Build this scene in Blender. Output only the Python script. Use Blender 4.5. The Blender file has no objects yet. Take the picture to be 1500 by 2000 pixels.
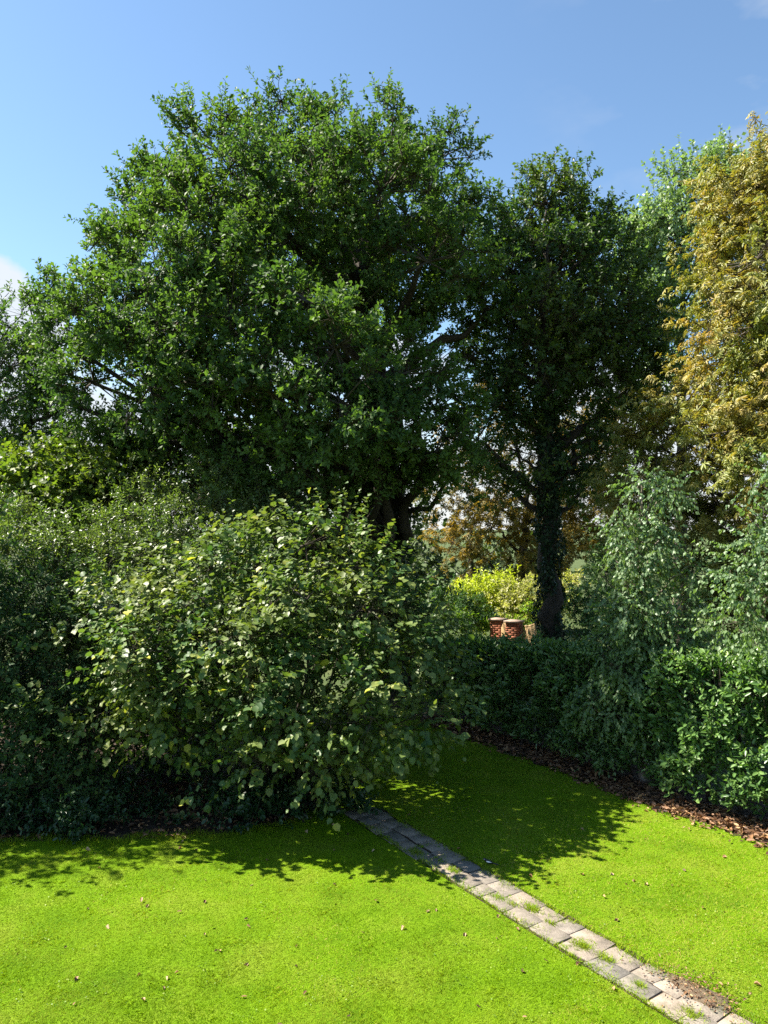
import bpy, math
import numpy as np
from mathutils import Vector, Matrix

R = math.radians
sc = bpy.context.scene
C = sc.collection

# ------------------------------------------------------------------ camera, sky, sun, exposure
CAM_H, PITCH, F = 5.0, math.atan(30 / 1500), 1500.0
cam = bpy.data.cameras.new('camera')
cam.sensor_fit = 'VERTICAL'
cam.angle = 2 * math.atan(1000 / F)
cam.clip_start, cam.clip_end = 0.1, 3000
co = bpy.data.objects.new('camera', cam)
co.location = (0, 0, CAM_H)
co.rotation_euler = (R(90) + PITCH, 0, 0)
C.objects.link(co)
sc.camera = co

SUN_AZ = R(-75)      # measured from +Y (straight ahead) towards +X; the sun stands left and a little ahead
SUN_EL = R(50)
to_sun = Vector((math.sin(SUN_AZ) * math.cos(SUN_EL), math.cos(SUN_AZ) * math.cos(SUN_EL), math.sin(SUN_EL)))
sl = bpy.data.lights.new('sun', 'SUN')
sl.energy, sl.angle, sl.color = 5.0, R(0.53), (1.0, 0.93, 0.80)
so = bpy.data.objects.new('sun', sl)
so.rotation_euler = to_sun.to_track_quat('Z', 'Y').to_euler()
so.location = (-20, 20, 30)
C.objects.link(so)

w = bpy.data.worlds.new('World')
sc.world = w
w.use_nodes = True
nt = w.node_tree
nt.nodes.clear()
N = nt.nodes.new
L = nt.links.new
wo = N('ShaderNodeOutputWorld')
bg = N('ShaderNodeBackground')
bg.inputs['Strength'].default_value = 0.060
sky = N('ShaderNodeTexSky')
sky.sky_type = 'NISHITA'
sky.sun_disc = False
sky.sun_elevation = SUN_EL
sky.sun_rotation = SUN_AZ
sky.altitude = 50
sky.air_density, sky.dust_density, sky.ozone_density = 1.0, 0.3, 1.5
# white cumulus low over the horizon, thin wisps higher up
tc = N('ShaderNodeTexCoord')
sep = N('ShaderNodeSeparateXYZ'); L(tc.outputs['Generated'], sep.inputs[0])
def wmath(op, a, b=None, clamp=False):
    m = N('ShaderNodeMath'); m.operation = op; m.use_clamp = clamp
    for i, v in enumerate((a, b)):
        if v is None: continue
        if isinstance(v, (int, float)): m.inputs[i].default_value = v
        else: L(v, m.inputs[i])
    return m.outputs[0]
cn = N('ShaderNodeTexNoise'); cn.inputs['Scale'].default_value = 5.5; cn.inputs['Detail'].default_value = 9
cn.inputs['Roughness'].default_value = 0.56
mp = N('ShaderNodeMapping'); mp.inputs['Scale'].default_value = (1, 1, 1.7); mp.inputs['Location'].default_value = (3.1, 0.4, 0.25)
L(tc.outputs['Generated'], mp.inputs[0]); L(mp.outputs[0], cn.inputs['Vector'])
# cumulus: the noise must beat a bar that rises with height above the horizon
bar = wmath('ADD', wmath('MULTIPLY', sep.outputs['Z'], 1.35), 0.235)
def lobe0(d, w):
    v = N('ShaderNodeVectorMath'); v.operation = 'DISTANCE'; L(tc.outputs['Generated'], v.inputs[0]); v.inputs[1].default_value = tuple(Vector(d).normalized())
    return wmath('SUBTRACT', 1.0, wmath('DIVIDE', v.outputs['Value'], w), True)
bar = wmath('SUBTRACT', bar, wmath('MULTIPLY', lobe0((-.515, 1, .27), .095), .55))
cum = wmath('MULTIPLY', wmath('SUBTRACT', cn.outputs[0], bar), 9.0, True)
wn = N('ShaderNodeTexNoise'); wn.inputs['Scale'].default_value = 7; wn.inputs['Detail'].default_value = 6
mp2 = N('ShaderNodeMapping'); mp2.inputs['Scale'].default_value = (1.0, 1.0, 2.2); mp2.inputs['Rotation'].default_value = (0.3, 0.5, 0.2)
L(tc.outputs['Generated'], mp2.inputs[0]); L(mp2.outputs[0], wn.inputs['Vector'])
wisp = wmath('MULTIPLY', wmath('SUBTRACT', wn.outputs[0], 0.50), 2.2, True)
wisp = wmath('MINIMUM', wisp, 0.30)
def lobe(d, w):
    v = N('ShaderNodeVectorMath'); v.operation = 'DISTANCE'; L(tc.outputs['Generated'], v.inputs[0]); v.inputs[1].default_value = tuple(Vector(d).normalized())
    return wmath('SUBTRACT', 1.0, wmath('DIVIDE', v.outputs['Value'], w), True)
wisp = wmath('MULTIPLY', wisp, lobe((.52, 1, .62), .28))
cl = wmath('MAXIMUM', wmath('MULTIPLY', cum, 0.85), wisp)
mixw = N('ShaderNodeMix'); mixw.data_type = 'RGBA'
tint = N('ShaderNodeMix'); tint.data_type = 'RGBA'; tint.blend_type = 'MULTIPLY'; tint.inputs[0].default_value = 1
L(sky.outputs[0], tint.inputs[6]); tint.inputs[7].default_value = (.94, 1.045, 1.06, 1)
L(cl, mixw.inputs[0]); L(tint.outputs[2], mixw.inputs[6])
mixw.inputs[7].default_value = (4.3, 4.4, 4.55, 1)
L(mixw.outputs[2], bg.inputs['Color']); L(bg.outputs[0], wo.inputs['Surface'])

vs = sc.view_settings
vs.view_transform, vs.look, vs.exposure, vs.gamma = 'Standard', 'None', 1.82, 1.0
cy = sc.cycles
cy.max_bounces, cy.diffuse_bounces, cy.glossy_bounces, cy.transmission_bounces = 7, 4, 2, 4
cy.sample_clamp_indirect = 6
cy.use_denoising = False

def at(x, y, Y):
    """the point that stands Y metres ahead along the ray of photograph pixel (x, y)"""
    u, v = (x - 750) / F, (1000 - y) / F
    c, s = math.cos(PITCH), math.sin(PITCH)
    k = Y / (c - s * v)
    return np.array((u * k, Y, CAM_H + (s + c * v) * k))

def gnd(x, y):
    u, v = (x - 750) / F, (1000 - y) / F
    c, s = math.cos(PITCH), math.sin(PITCH)
    k = -CAM_H / (s + c * v)
    return np.array((u * k, (c - s * v) * k, 0.0))

# ------------------------------------------------------------------ materials
def newmat(name):
    m = bpy.data.materials.new(name)
    m.use_nodes = True
    t = m.node_tree
    t.nodes.clear()
    return m, t

def ramp(t, fac, cols):
    r = t.nodes.new('ShaderNodeValToRGB')
    e = r.color_ramp.elements
    while len(e) < len(cols): e.new(0.5)
    for k, (p, c) in enumerate(cols):
        e[k].position = p
        e[k].color = (*c, 1)
    t.links.new(fac, r.inputs[0])
    return r.outputs[0]

def noise(t, scale, detail=4, rough=0.55, coord=None, dist=0):
    n = t.nodes.new('ShaderNodeTexNoise')
    n.inputs['Scale'].default_value = scale
    n.inputs['Detail'].default_value = detail
    n.inputs['Roughness'].default_value = rough
    n.inputs['Distortion'].default_value = dist
    if coord is None:
        g = t.nodes.new('ShaderNodeNewGeometry')
        coord = g.outputs['Position']
    t.links.new(coord, n.inputs['Vector'])
    return n.outputs[0]

def mixc(t, fac, a, b, mode='MIX'):
    m = t.nodes.new('ShaderNodeMix'); m.data_type = 'RGBA'; m.blend_type = mode
    for s, v in ((0, fac), (6, a), (7, b)):
        if isinstance(v, (int, float)): m.inputs[s].default_value = v
        elif isinstance(v, tuple): m.inputs[s].default_value = (*v, 1)
        else: t.links.new(v, m.inputs[s])
    return m.outputs[2]

def leaf_mat(name, cols, rough=0.42, trans=0.35, trans_tint=(1.5, 1.7, 0.55), spec=0.5, patch=None, patch_scale=0.6):
    """cols: ramp over the per-leaf 'tone'; patch: a second colour that comes in broad patches of the plant"""
    m, t = newmat(name)
    a = t.nodes.new('ShaderNodeAttribute'); a.attribute_name = 'tone'
    c = ramp(t, a.outputs['Fac'], cols)
    if patch:
        f = noise(t, patch_scale, 3)
        f = ramp(t, f, [(0.42, (0, 0, 0)), (0.62, (1, 1, 1))])
        c = mixc(t, f, c, mixc(t, 0.75, c, patch))
    p = t.nodes.new('ShaderNodeBsdfPrincipled')
    t.links.new(c, p.inputs['Base Color'])
    p.inputs['Roughness'].default_value = rough
    p.inputs['Specular IOR Level'].default_value = spec
    tr = t.nodes.new('ShaderNodeBsdfTranslucent')
    t.links.new(mixc(t, 1.0, c, trans_tint, 'MULTIPLY'), tr.inputs['Color'])
    mx = t.nodes.new('ShaderNodeMixShader'); mx.inputs[0].default_value = trans
    t.links.new(p.outputs[0], mx.inputs[1]); t.links.new(tr.outputs[0], mx.inputs[2])
    o = t.nodes.new('ShaderNodeOutputMaterial')
    t.links.new(mx.outputs[0], o.inputs[0])
    return m

def surf_mat(name, build, rough=0.85, bump=None, spec=0.3):
    m, t = newmat(name)
    p = t.nodes.new('ShaderNodeBsdfPrincipled')
    c = build(t)
    t.links.new(c, p.inputs['Base Color'])
    p.inputs['Roughness'].default_value = rough
    p.inputs['Specular IOR Level'].default_value = spec
    if bump:
        b = t.nodes.new('ShaderNodeBump'); b.inputs['Strength'].default_value = bump[1]
        b.inputs['Distance'].default_value = bump[2]
        t.links.new(noise(t, bump[0], 6, 0.65), b.inputs['Height'])
        t.links.new(b.outputs[0], p.inputs['Normal'])
    o = t.nodes.new('ShaderNodeOutputMaterial'); t.links.new(p.outputs[0], o.inputs[0])
    return m

M = {}
M['oak'] = leaf_mat('oak_leaf', [(0, (.030, .070, .026)), (.5, (.060, .115, .036)), (.9, (.100, .160, .042)), (1, (.17, .15, .035))],
                    rough=.58, trans=.36, spec=.25, patch=(.10, .165, .032), patch_scale=.45)
M['ivy_tree'] = leaf_mat('lime_leaf', [(0, (.026, .060, .022)), (.55, (.052, .10, .030)), (.9, (.085, .135, .03)), (1, (.18, .13, .03))],
                    rough=.5, trans=.34, spec=.35, patch=(.085, .12, .02), patch_scale=.5)
M['left_tree'] = leaf_mat('ash_leaf', [(0, (.04, .085, .03)), (.6, (.075, .135, .042)), (1, (.12, .17, .05))], rough=.5, trans=.38, spec=.3)
M['chestnut'] = leaf_mat('chestnut_leaf', [(0, (.15, .18, .026)), (.35, (.255, .245, .042)), (.75, (.36, .29, .07)), (1, (.36, .23, .07))],
                    rough=.5, trans=.33, trans_tint=(1.3, 1.15, .5), patch=(.17, .235, .036), patch_scale=.6)
M['chestnut_brown'] = leaf_mat('brown_chestnut_leaf', [(0, (.10, .10, .016)), (.4, (.20, .165, .03)), (.8, (.29, .21, .04)), (1, (.15, .17, .03))],
                    rough=.5, trans=.38, trans_tint=(1.5, 1.2, .45), patch=(.10, .11, .02), patch_scale=.5)
M['poplar'] = leaf_mat('poplar_leaf', [(0, (.10, .17, .075)), (.6, (.21, .30, .14)), (1, (.36, .42, .26))], rough=.45, trans=.3, spec=.4)
M['birch'] = leaf_mat('birch_leaf', [(0, (.085, .155, .080)), (.6, (.155, .24, .115)), (.93, (.23, .30, .15)), (1, (.34, .36, .14))], rough=.45, trans=.35, spec=.4,
                    patch=(.13, .20, .075), patch_scale=1.1)
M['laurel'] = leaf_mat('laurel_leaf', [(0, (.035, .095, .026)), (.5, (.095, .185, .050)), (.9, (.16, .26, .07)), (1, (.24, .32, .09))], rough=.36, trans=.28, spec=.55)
M['hazel'] = leaf_mat('hazel_leaf', [(0, (.030, .080, .024)), (.4, (.062, .125, .034)), (.7, (.12, .185, .05)), (.86, (.27, .30, .08)), (1, (.48, .45, .05))],
                    rough=.46, trans=.32, spec=.35, trans_tint=(1.4, 1.5, .5), patch=(.17, .20, .055), patch_scale=.8)
M['shrub_dark'] = leaf_mat('privet_leaf', [(0, (.026, .062, .026)), (.6, (.052, .105, .036)), (1, (.10, .155, .05))], rough=.55, trans=.30, spec=.22)
M['shrub_light'] = leaf_mat('spiraea_leaf', [(0, (.07, .11, .035)), (.6, (.12, .165, .05)), (1, (.21, .23, .09))], rough=.4, trans=.38, patch=(.09, .15, .03), patch_scale=.8)
M['maple'] = leaf_mat('maple_leaf', [(0, (.07, .12, .022)), (.6, (.115, .165, .026)), (1, (.19, .21, .035))], rough=.5, trans=.38, spec=.3)
M['purple'] = leaf_mat('purple_leaf', [(0, (.03, .02, .025)), (1, (.08, .05, .05))], rough=.35, trans=.2, trans_tint=(1.3, .8, .7))
M['golden'] = leaf_mat('golden_leaf', [(0, (.22, .27, .02)), (.5, (.34, .38, .03)), (1, (.46, .46, .10))], rough=.45, trans=.42)
M['variegated'] = leaf_mat('pale_leaf', [(0, (.20, .22, .05)), (.5, (.34, .33, .12)), (1, (.48, .44, .22))], rough=.45, trans=.38)
M['fern'] = leaf_mat('fern_leaf', [(0, (.09, .17, .02)), (1, (.18, .28, .03))], rough=.45, trans=.45)
M['far'] = leaf_mat('far_leaf', [(0, (.03, .05, .02)), (.6, (.055, .08, .025)), (1, (.09, .11, .03))], rough=.5, trans=.3)
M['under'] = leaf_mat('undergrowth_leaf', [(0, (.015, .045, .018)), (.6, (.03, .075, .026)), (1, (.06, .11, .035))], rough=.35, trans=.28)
M['ivy'] = leaf_mat('ivy_leaf', [(0, (.010, .024, .010)), (.7, (.022, .046, .016)), (1, (.05, .08, .03))], rough=.5, trans=.12, spec=.2)
M['grass'] = leaf_mat('grass_blade', [(0, (.058, .135, .004)), (.3, (.125, .235, .004)), (.6, (.180, .300, .005)), (.88, (.245, .345, .010)), (1, (.38, .33, .08))],
                    rough=.6, trans=.35, trans_tint=(1.5, 1.4, .3), spec=.04, patch=(.205, .275, .020), patch_scale=.9)
M['litter'] = leaf_mat('dead_leaf', [(0, (.06, .03, .015)), (.4, (.14, .068, .03)), (.8, (.25, .13, .06)), (1, (.42, .27, .13))], rough=.6, trans=.12, trans_tint=(1.2, 1, .6))
M['pale_litter'] = leaf_mat('dry_leaf', [(0, (.16, .085, .035)), (.5, (.28, .16, .07)), (1, (.48, .34, .2))], rough=.6, trans=.12, trans_tint=(1.2, 1, .6))

M['bark'] = surf_mat('bark', lambda t: ramp(t, noise(t, 9, 8, .7), [(.3, (.022, .018, .014)), (.6, (.06, .048, .036)), (.8, (.11, .095, .075))]), .9, (14, .9, .05))
M['twig'] = surf_mat('twig_bark', lambda t: ramp(t, noise(t, 5, 4), [(.3, (.03, .024, .018)), (.7, (.085, .07, .05))]), .85)
M['birch_bark'] = surf_mat('birch_bark', lambda t: ramp(t, noise(t, 7, 6, .6), [(.36, (.05, .04, .03)), (.5, (.16, .13, .10)), (.75, (.34, .31, .27))]), .8)
M['soil'] = surf_mat('soil', lambda t: ramp(t, noise(t, 6, 9, .7), [(.3, (.020, .013, .009)), (.55, (.05, .032, .02)), (.75, (.10, .065, .04))]), .95, (20, .9, .06))
def lawn_col(t):
    a = ramp(t, noise(t, 1.1, 5, .6), [(.30, (.070, .145, .006)), (.5, (.125, .225, .008)), (.68, (.17, .235, .02)), (.8, (.23, .225, .05))])
    b = ramp(t, noise(t, 34, 6, .75), [(.30, (.55, .60, .55)), (.55, (1, 1, 1)), (.75, (1.35, 1.25, 1.2))])
    return mixc(t, 1.0, a, b, 'MULTIPLY')
M['lawn'] = surf_mat('lawn_sward', lawn_col, .9, (60, .9, .03), .04)
M['ground'] = surf_mat('rough_ground', lambda t: ramp(t, noise(t, .7, 8, .65), [(.3, (.03, .05, .012)), (.6, (.06, .085, .02)), (.8, (.09, .075, .035))]), .95, (18, .8, .05))
def slab_mat(name, base, dark, warm):
    def b(t):
        o = t.nodes.new('ShaderNodeObjectInfo')
        c = ramp(t, noise(t, 5.5, 8, .68), [(.28, dark), (.5, base), (.75, warm)])
        s = ramp(t, noise(t, 70, 4, .7), [(.3, (.62, .60, .56)), (.5, (1, 1, 1)), (.72, (1.22, 1.2, 1.15))])
        c = mixc(t, 1.0, c, s, 'MULTIPLY')
        v = ramp(t, o.outputs['Random'], [(0, (.74, .76, .80)), (.5, (.97, .93, .9)), (1, (1.22, 1.12, 1.04))])
        c = mixc(t, 1.0, c, v, 'MULTIPLY')
        moss = ramp(t, noise(t, 3.4, 6, .7), [(.55, (0, 0, 0)), (.72, (.75, .75, .75))])
        return mixc(t, moss, c, (.085, .095, .045))
    return surf_mat(name, b, .88, (40, .55, .012), .25)
M['slab'] = slab_mat('weathered_slab', (.205, .184, .158), (.115, .106, .094), (.30, .27, .232))
def brick_b(t):
    o = t.nodes.new('ShaderNodeObjectInfo')
    c = ramp(t, o.outputs['Random'], [(0, (.20, .070, .038)), (.5, (.27, .095, .052)), (1, (.33, .135, .078))])
    return mixc(t, 1.0, c, ramp(t, noise(t, 40, 4), [(.3, (.75, .75, .75)), (.7, (1.15, 1.1, 1.1))]), 'MULTIPLY')
M['brick'] = surf_mat('red_brick', brick_b, .9)
M['mortar'] = surf_mat('mortar', lambda t: ramp(t, noise(t, 30, 4), [(.3, (.14, .10, .08)), (.7, (.21, .16, .125))]), .95)
M['stone'] = surf_mat('coping_stone', lambda t: ramp(t, noise(t, 12, 5), [(.3, (.22, .15, .115)), (.7, (.33, .25, .2))]), .85)
M['wood'] = surf_mat('fence_wood', lambda t: ramp(t, noise(t, 6, 5, .6), [(.3, (.26, .165, .075)), (.7, (.42, .29, .15))]), .75)
M['black'] = surf_mat('black_feather', lambda t: ramp(t, noise(t, 40, 3), [(.3, (.012, .012, .014)), (.7, (.03, .03, .034))]), .5)
M['white'] = surf_mat('white_feather', lambda t: ramp(t, noise(t, 40, 3), [(.3, (.7, .7, .7)), (.7, (.82, .82, .82))]), .7)
M['metal'] = surf_mat('dark_metal', lambda t: ramp(t, noise(t, 20, 3), [(.3, (.02, .02, .02)), (.7, (.05, .045, .04))]), .5)

# ------------------------------------------------------------------ helpers
def tag(o, label=None, cat=None, group=None, kind=None):
    for k, v in (('label', label), ('category', cat), ('group', group), ('kind', kind)):
        if v: o[k] = v
    return o

def empty(name, loc, label=None, cat=None, group=None, kind=None):
    o = bpy.data.objects.new(name, None)
    o.location = tuple(loc)
    o.empty_display_size = 0.2
    C.objects.link(o)
    return tag(o, label, cat, group, kind)

def link(name, me, parent=None, mat=None):
    o = bpy.data.objects.new(name, me)
    if mat: 
        if not me.materials: me.materials.append(M[mat])
    C.objects.link(o)
    if parent is not None:
        o.parent = parent
        o.matrix_parent_inverse = Matrix.Translation(-Vector(parent.location))
    return o

def mesh_np(name, V, faces, tone=None, smooth=False):
    """V (n,3); faces: list of (m,k) index arrays, one per polygon size"""
    me = bpy.data.meshes.new(name)
    me.vertices.add(len(V))
    me.vertices.foreach_set('co', np.ascontiguousarray(V, dtype=np.float32).ravel())
    loops = np.concatenate([f.ravel() for f in faces]).astype(np.int32)
    sizes = np.concatenate([np.full(len(f), f.shape[1]) for f in faces]).astype(np.int32)
    starts = np.concatenate(([0], np.cumsum(sizes)[:-1])).astype(np.int32)
    me.loops.add(len(loops)); me.loops.foreach_set('vertex_index', loops)
    me.polygons.add(len(sizes)); me.polygons.foreach_set('loop_start', starts)
    if smooth: me.polygons.foreach_set('use_smooth', np.ones(len(sizes), dtype=bool))
    if tone is not None:
        a = me.attributes.new('tone', 'FLOAT', 'POINT')
        a.data.foreach_set('value', np.ascontiguousarray(tone, dtype=np.float32))
    me.update(calc_edges=True)
    return me

class Tubes:
    def __init__(s): s.V, s.Q, s.n = [], [], 0
    def add(s, pts, rad, sides=6):
        pts = np.asarray(pts, float); rad = np.asarray(rad, float)
        k = len(pts)
        t = np.gradient(pts, axis=0)
        t /= np.linalg.norm(t, axis=1)[:, None] + 1e-9
        ref = np.array((0.31, 0.93, 0.17)) if abs(t[:, 2]).mean() > .7 else np.array((0.05, .02, 1.0))
        a = np.cross(t, ref); a /= np.linalg.norm(a, axis=1)[:, None] + 1e-9
        b = np.cross(t, a)
        th = np.arange(sides) * 2 * np.pi / sides
        ring = pts[:, None, :] + rad[:, None, None] * (np.cos(th)[None, :, None] * a[:, None, :] + np.sin(th)[None, :, None] * b[:, None, :])
        s.V.append(ring.reshape(-1, 3))
        i = np.arange(k - 1)[:, None] * sides + np.arange(sides)[None, :]
        j = np.arange(k - 1)[:, None] * sides + (np.arange(sides)[None, :] + 1) % sides
        s.Q.append(np.stack((i, j, j + sides, i + sides), -1).reshape(-1, 4) + s.n)
        s.n += k * sides
    def sticks(s, A, B, ra, rb):
        """many thin three-sided twigs from A to B"""
        n = len(A)
        if n == 0: return
        t = B - A; t /= np.linalg.norm(t, axis=1)[:, None] + 1e-9
        a = np.cross(t, np.array((.3, .5, .81))); a /= np.linalg.norm(a, axis=1)[:, None] + 1e-9
        b = np.cross(t, a)
        th = np.arange(3) * 2 * np.pi / 3
        off = np.cos(th)[None, :, None] * a[:, None, :] + np.sin(th)[None, :, None] * b[:, None, :]
        ra = np.broadcast_to(np.asarray(ra, float).reshape(-1, 1, 1), (n, 1, 1)); rb = np.broadcast_to(np.asarray(rb, float).reshape(-1, 1, 1), (n, 1, 1))
        V = np.concatenate((A[:, None, :] + off * ra, B[:, None, :] + off * rb), 1)
        s.V.append(V.reshape(-1, 3))
        base = np.arange(n)[:, None] * 6 + s.n
        q = np.array([[0, 1, 4, 3], [1, 2, 5, 4], [2, 0, 3, 5]])
        s.Q.append((base[:, None, :] + q[None]).reshape(-1, 4))
        s.n += n * 6
    def ribbons(s, A, B, ra, rb):
        n = len(A)
        t = unit(B - A); a = unit(np.cross(t, np.array((.3, .5, .81))))
        V = np.stack((A - a * ra, A + a * ra, B + a * rb, B - a * rb), 1)
        s.V.append(V.reshape(-1, 3)); s.Q.append(np.arange(4 * n).reshape(-1, 4) + s.n); s.n += 4 * n
    def mesh(s, name, smooth=True):
        return mesh_np(name, np.concatenate(s.V), [np.concatenate(s.Q)], smooth=smooth)

def unit(a): return a / (np.linalg.norm(a, axis=-1, keepdims=True) + 1e-9)
def rdir(rng, n):
    return unit(rng.normal(size=(n, 3)))

# leaf templates: vertices (side, along, normal) for a leaf one unit long, triangles
def tmpl_diamond(w=.5, wide=.55, fold=.10, curl=.06):
    return np.array([(0, 0, 0), (w / 2, wide, fold), (0, 1, -curl), (-w / 2, wide, fold)], float), np.array([(0, 1, 2), (0, 2, 3)])
def tmpl_oval(w=.5, fold=.07, curl=.10, blunt=.35):
    P = [(0, 0, 0), (w * .36, .22, fold * .7), (w * .5, .55, fold), (w * blunt, .85, fold * .4 - curl * .5), (0, 1, -curl),
         (-w * blunt, .85, fold * .4 - curl * .5), (-w * .5, .55, fold), (-w * .36, .22, fold * .7)]
    return np.array(P, float), np.array([(0, 1, 2), (0, 2, 3), (0, 3, 4), (0, 4, 5), (0, 5, 6), (0, 6, 7)])
def tmpl_round(w=.9):
    # broad leaf: short point, folded on the midrib, the rim waved and the tip curling down
    P = [(0, .45, -.05), (0, -.02, .02), (.44, .16, .09), (.47, .62, .03), (0, 1.02, -.16), (-.43, .66, .07), (-.46, .18, .03)]
    P = [(x * w, y, z) for x, y, z in P]
    return np.array(P, float), np.array([(0, k, k % 6 + 1) for k in range(1, 7)])
def tmpl_palm(n=6):
    V, T = [], []
    for k in range(n):
        a = (k - (n - 1) / 2) * R(215 / n)
        ln = 1 - .32 * abs(k - (n - 1) / 2) / (n / 2)
        dx, dy = math.sin(a), math.cos(a)
        px, py = dy, -dx
        b = len(V)
        V += [(0, 0, 0), (dx * ln * .6 + px * .11, dy * ln * .6 + py * .11, -.06), (dx * ln, dy * ln, -.36), (dx * ln * .6 - px * .11, dy * ln * .6 - py * .11, -.12)]
        T += [(b, b + 1, b + 2), (b, b + 2, b + 3)]
    return np.array(V, float), np.array(T)

def leaves_np(P, D, Nn, size, tmpl, tone, widthvar=None):
    """place a leaf template at every point: D leaf axis, Nn wanted normal, size length"""
    TV, TT = tmpl
    D = unit(D)
    S = unit(np.cross(D, Nn))
    Nn = np.cross(S, D)
    sz = size[:, None, None]
    wv = 1.0 if widthvar is None else widthvar[:, None, None]
    V = P[:, None, :] + sz * (S[:, None, :] * TV[None, :, 0:1] * wv + D[:, None, :] * TV[None, :, 1:2] + Nn[:, None, :] * TV[None, :, 2:3])
    n, k = len(P), len(TV)
    T = (np.arange(n)[:, None, None] * k + TT[None]).reshape(-1, 3)
    return V.reshape(-1, 3), T, np.repeat(tone, k)

def curve(p0, p1, p2, n, rng, wob):
    t = np.linspace(0, 1, n)[:, None]
    c = (1 - t) ** 2 * p0 + 2 * t * (1 - t) * p1 + t ** 2 * p2
    j = rng.normal(size=(n, 3)) * wob
    j[0] = 0; j[-1] *= .3
    j = (j + np.roll(j, 1, 0)) / 2; j[0] = 0
    return c + j

def foliage(rng, blobs, n_leaves, lpt, twig, leaf_len, tmpl, out=.8, up=.35, rnd=.7, nup=.8, nout=.5, nrnd=.55, droop=.15, spread=1.0,
            nsun=0.0, sub_r=.35, tw_per_sub=10, shell=.5, spike=.12, along=(.15, 1.0), lvar=.25, planar=False, drop=0.0):
    """leaves on twigs on sub-branches spread through ellipsoid boughs. blobs: (centre(3), radii(3), density)"""
    area = np.array([d * (np.mean(r) ** 2) for _, r, d in blobs])
    share = area / area.sum()
    sub_all, tw_tone, tw_a, tw_b, tw_out = [], [], [], [], []
    for (c, r, d), s in zip(blobs, share):
        ntw = max(4, int(n_leaves * s / lpt))
        nsub = max(3, int(ntw / tw_per_sub))
        dr = rdir(rng, nsub)
        rad = shell + (1 - shell) * np.sqrt(rng.random(nsub))
        rad *= np.where(rng.random(nsub) < spike, 1 + .28 * rng.random(nsub), 1)
        sp = c + dr * rad[:, None] * r
        k = rng.integers(0, nsub, ntw)
        rm = float(np.mean(r))
        pos = sp[k] + rng.normal(size=(ntw, 3)) * sub_r * rm * np.array((1, 1, .8))
        o = unit((pos - c) / r)
        td = unit(out * o + rnd * rng.normal(size=(ntw, 3)) * .6 + np.array((0, 0, up)))
        ln = twig * (.6 + .8 * rng.random(ntw))
        tw_a.append(pos); tw_b.append(pos + td * ln[:, None]); tw_out.append(o)
        tw_tone.append(rng.random(nsub)[k])
        sub_all.append((sp, np.repeat(c[None], nsub, 0), sp[k], pos))
    A, B, O = np.concatenate(tw_a), np.concatenate(tw_b), np.concatenate(tw_out)
    n = len(A)
    T = unit(B - A)
    if drop:                                          # weeping twigs bend down along their length
        pass
    u = np.linspace(along[0], along[1], lpt)[None, :] + rng.normal(size=(n, lpt)) * .05
    P = A[:, None, :] + (B - A)[:, None, :] * u[..., None]
    if planar:
        side = unit(np.cross(T, np.array((0, 0, 1.0)) + .5 * rng.normal(size=(n, 3))))
        sg = np.where(np.arange(lpt) % 2 == 0, 1.0, -1.0)
        rad = side[:, None, :] * sg[None, :, None] + .35 * rng.normal(size=(n, lpt, 3))
    else:
        a = unit(np.cross(T, rdir(rng, n))); b = np.cross(T, a)
        ph = np.arange(lpt) * 2.4
        ph = ph[None, :] + rng.random((n, 1)) * 6.28
        rad = np.cos(ph)[..., None] * a[:, None, :] + np.sin(ph)[..., None] * b[:, None, :] + .25 * rng.normal(size=(n, lpt, 3))
    D = T[:, None, :] * .75 + spread * rad + np.array((0, 0, -droop))
    Nn = np.array((0, 0, nup)) + nsun * np.array(to_sun) + nout * O[:, None, :] + nrnd * rng.normal(size=(n, lpt, 3))
    tone_tw = .55 * np.concatenate(tw_tone)[:, None] + .45 * rng.random((n, 1))
    tone = np.clip(.60 * tone_tw + .40 * rng.random((n, lpt)), 0, 1)
    size = leaf_len * (1 + lvar * rng.normal(size=(n, lpt))).clip(.45, 1.7)
    P, D, Nn = (x.reshape(-1, 3) for x in (P, D, Nn))
    size = size.ravel()
    return (P, D, Nn, size, tone.ravel()), (A, B), sub_all

def px_blobs(lst, flat=.85, dens=1.0):
    out = []
    for e in lst:
        x, y, Y, r = e[:4]
        k = e[4] if len(e) > 4 else 1.0
        rm = r * Y / F
        out.append((at(x, y, Y), np.array((rm, rm, rm * flat)), dens * k))
    return out

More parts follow.
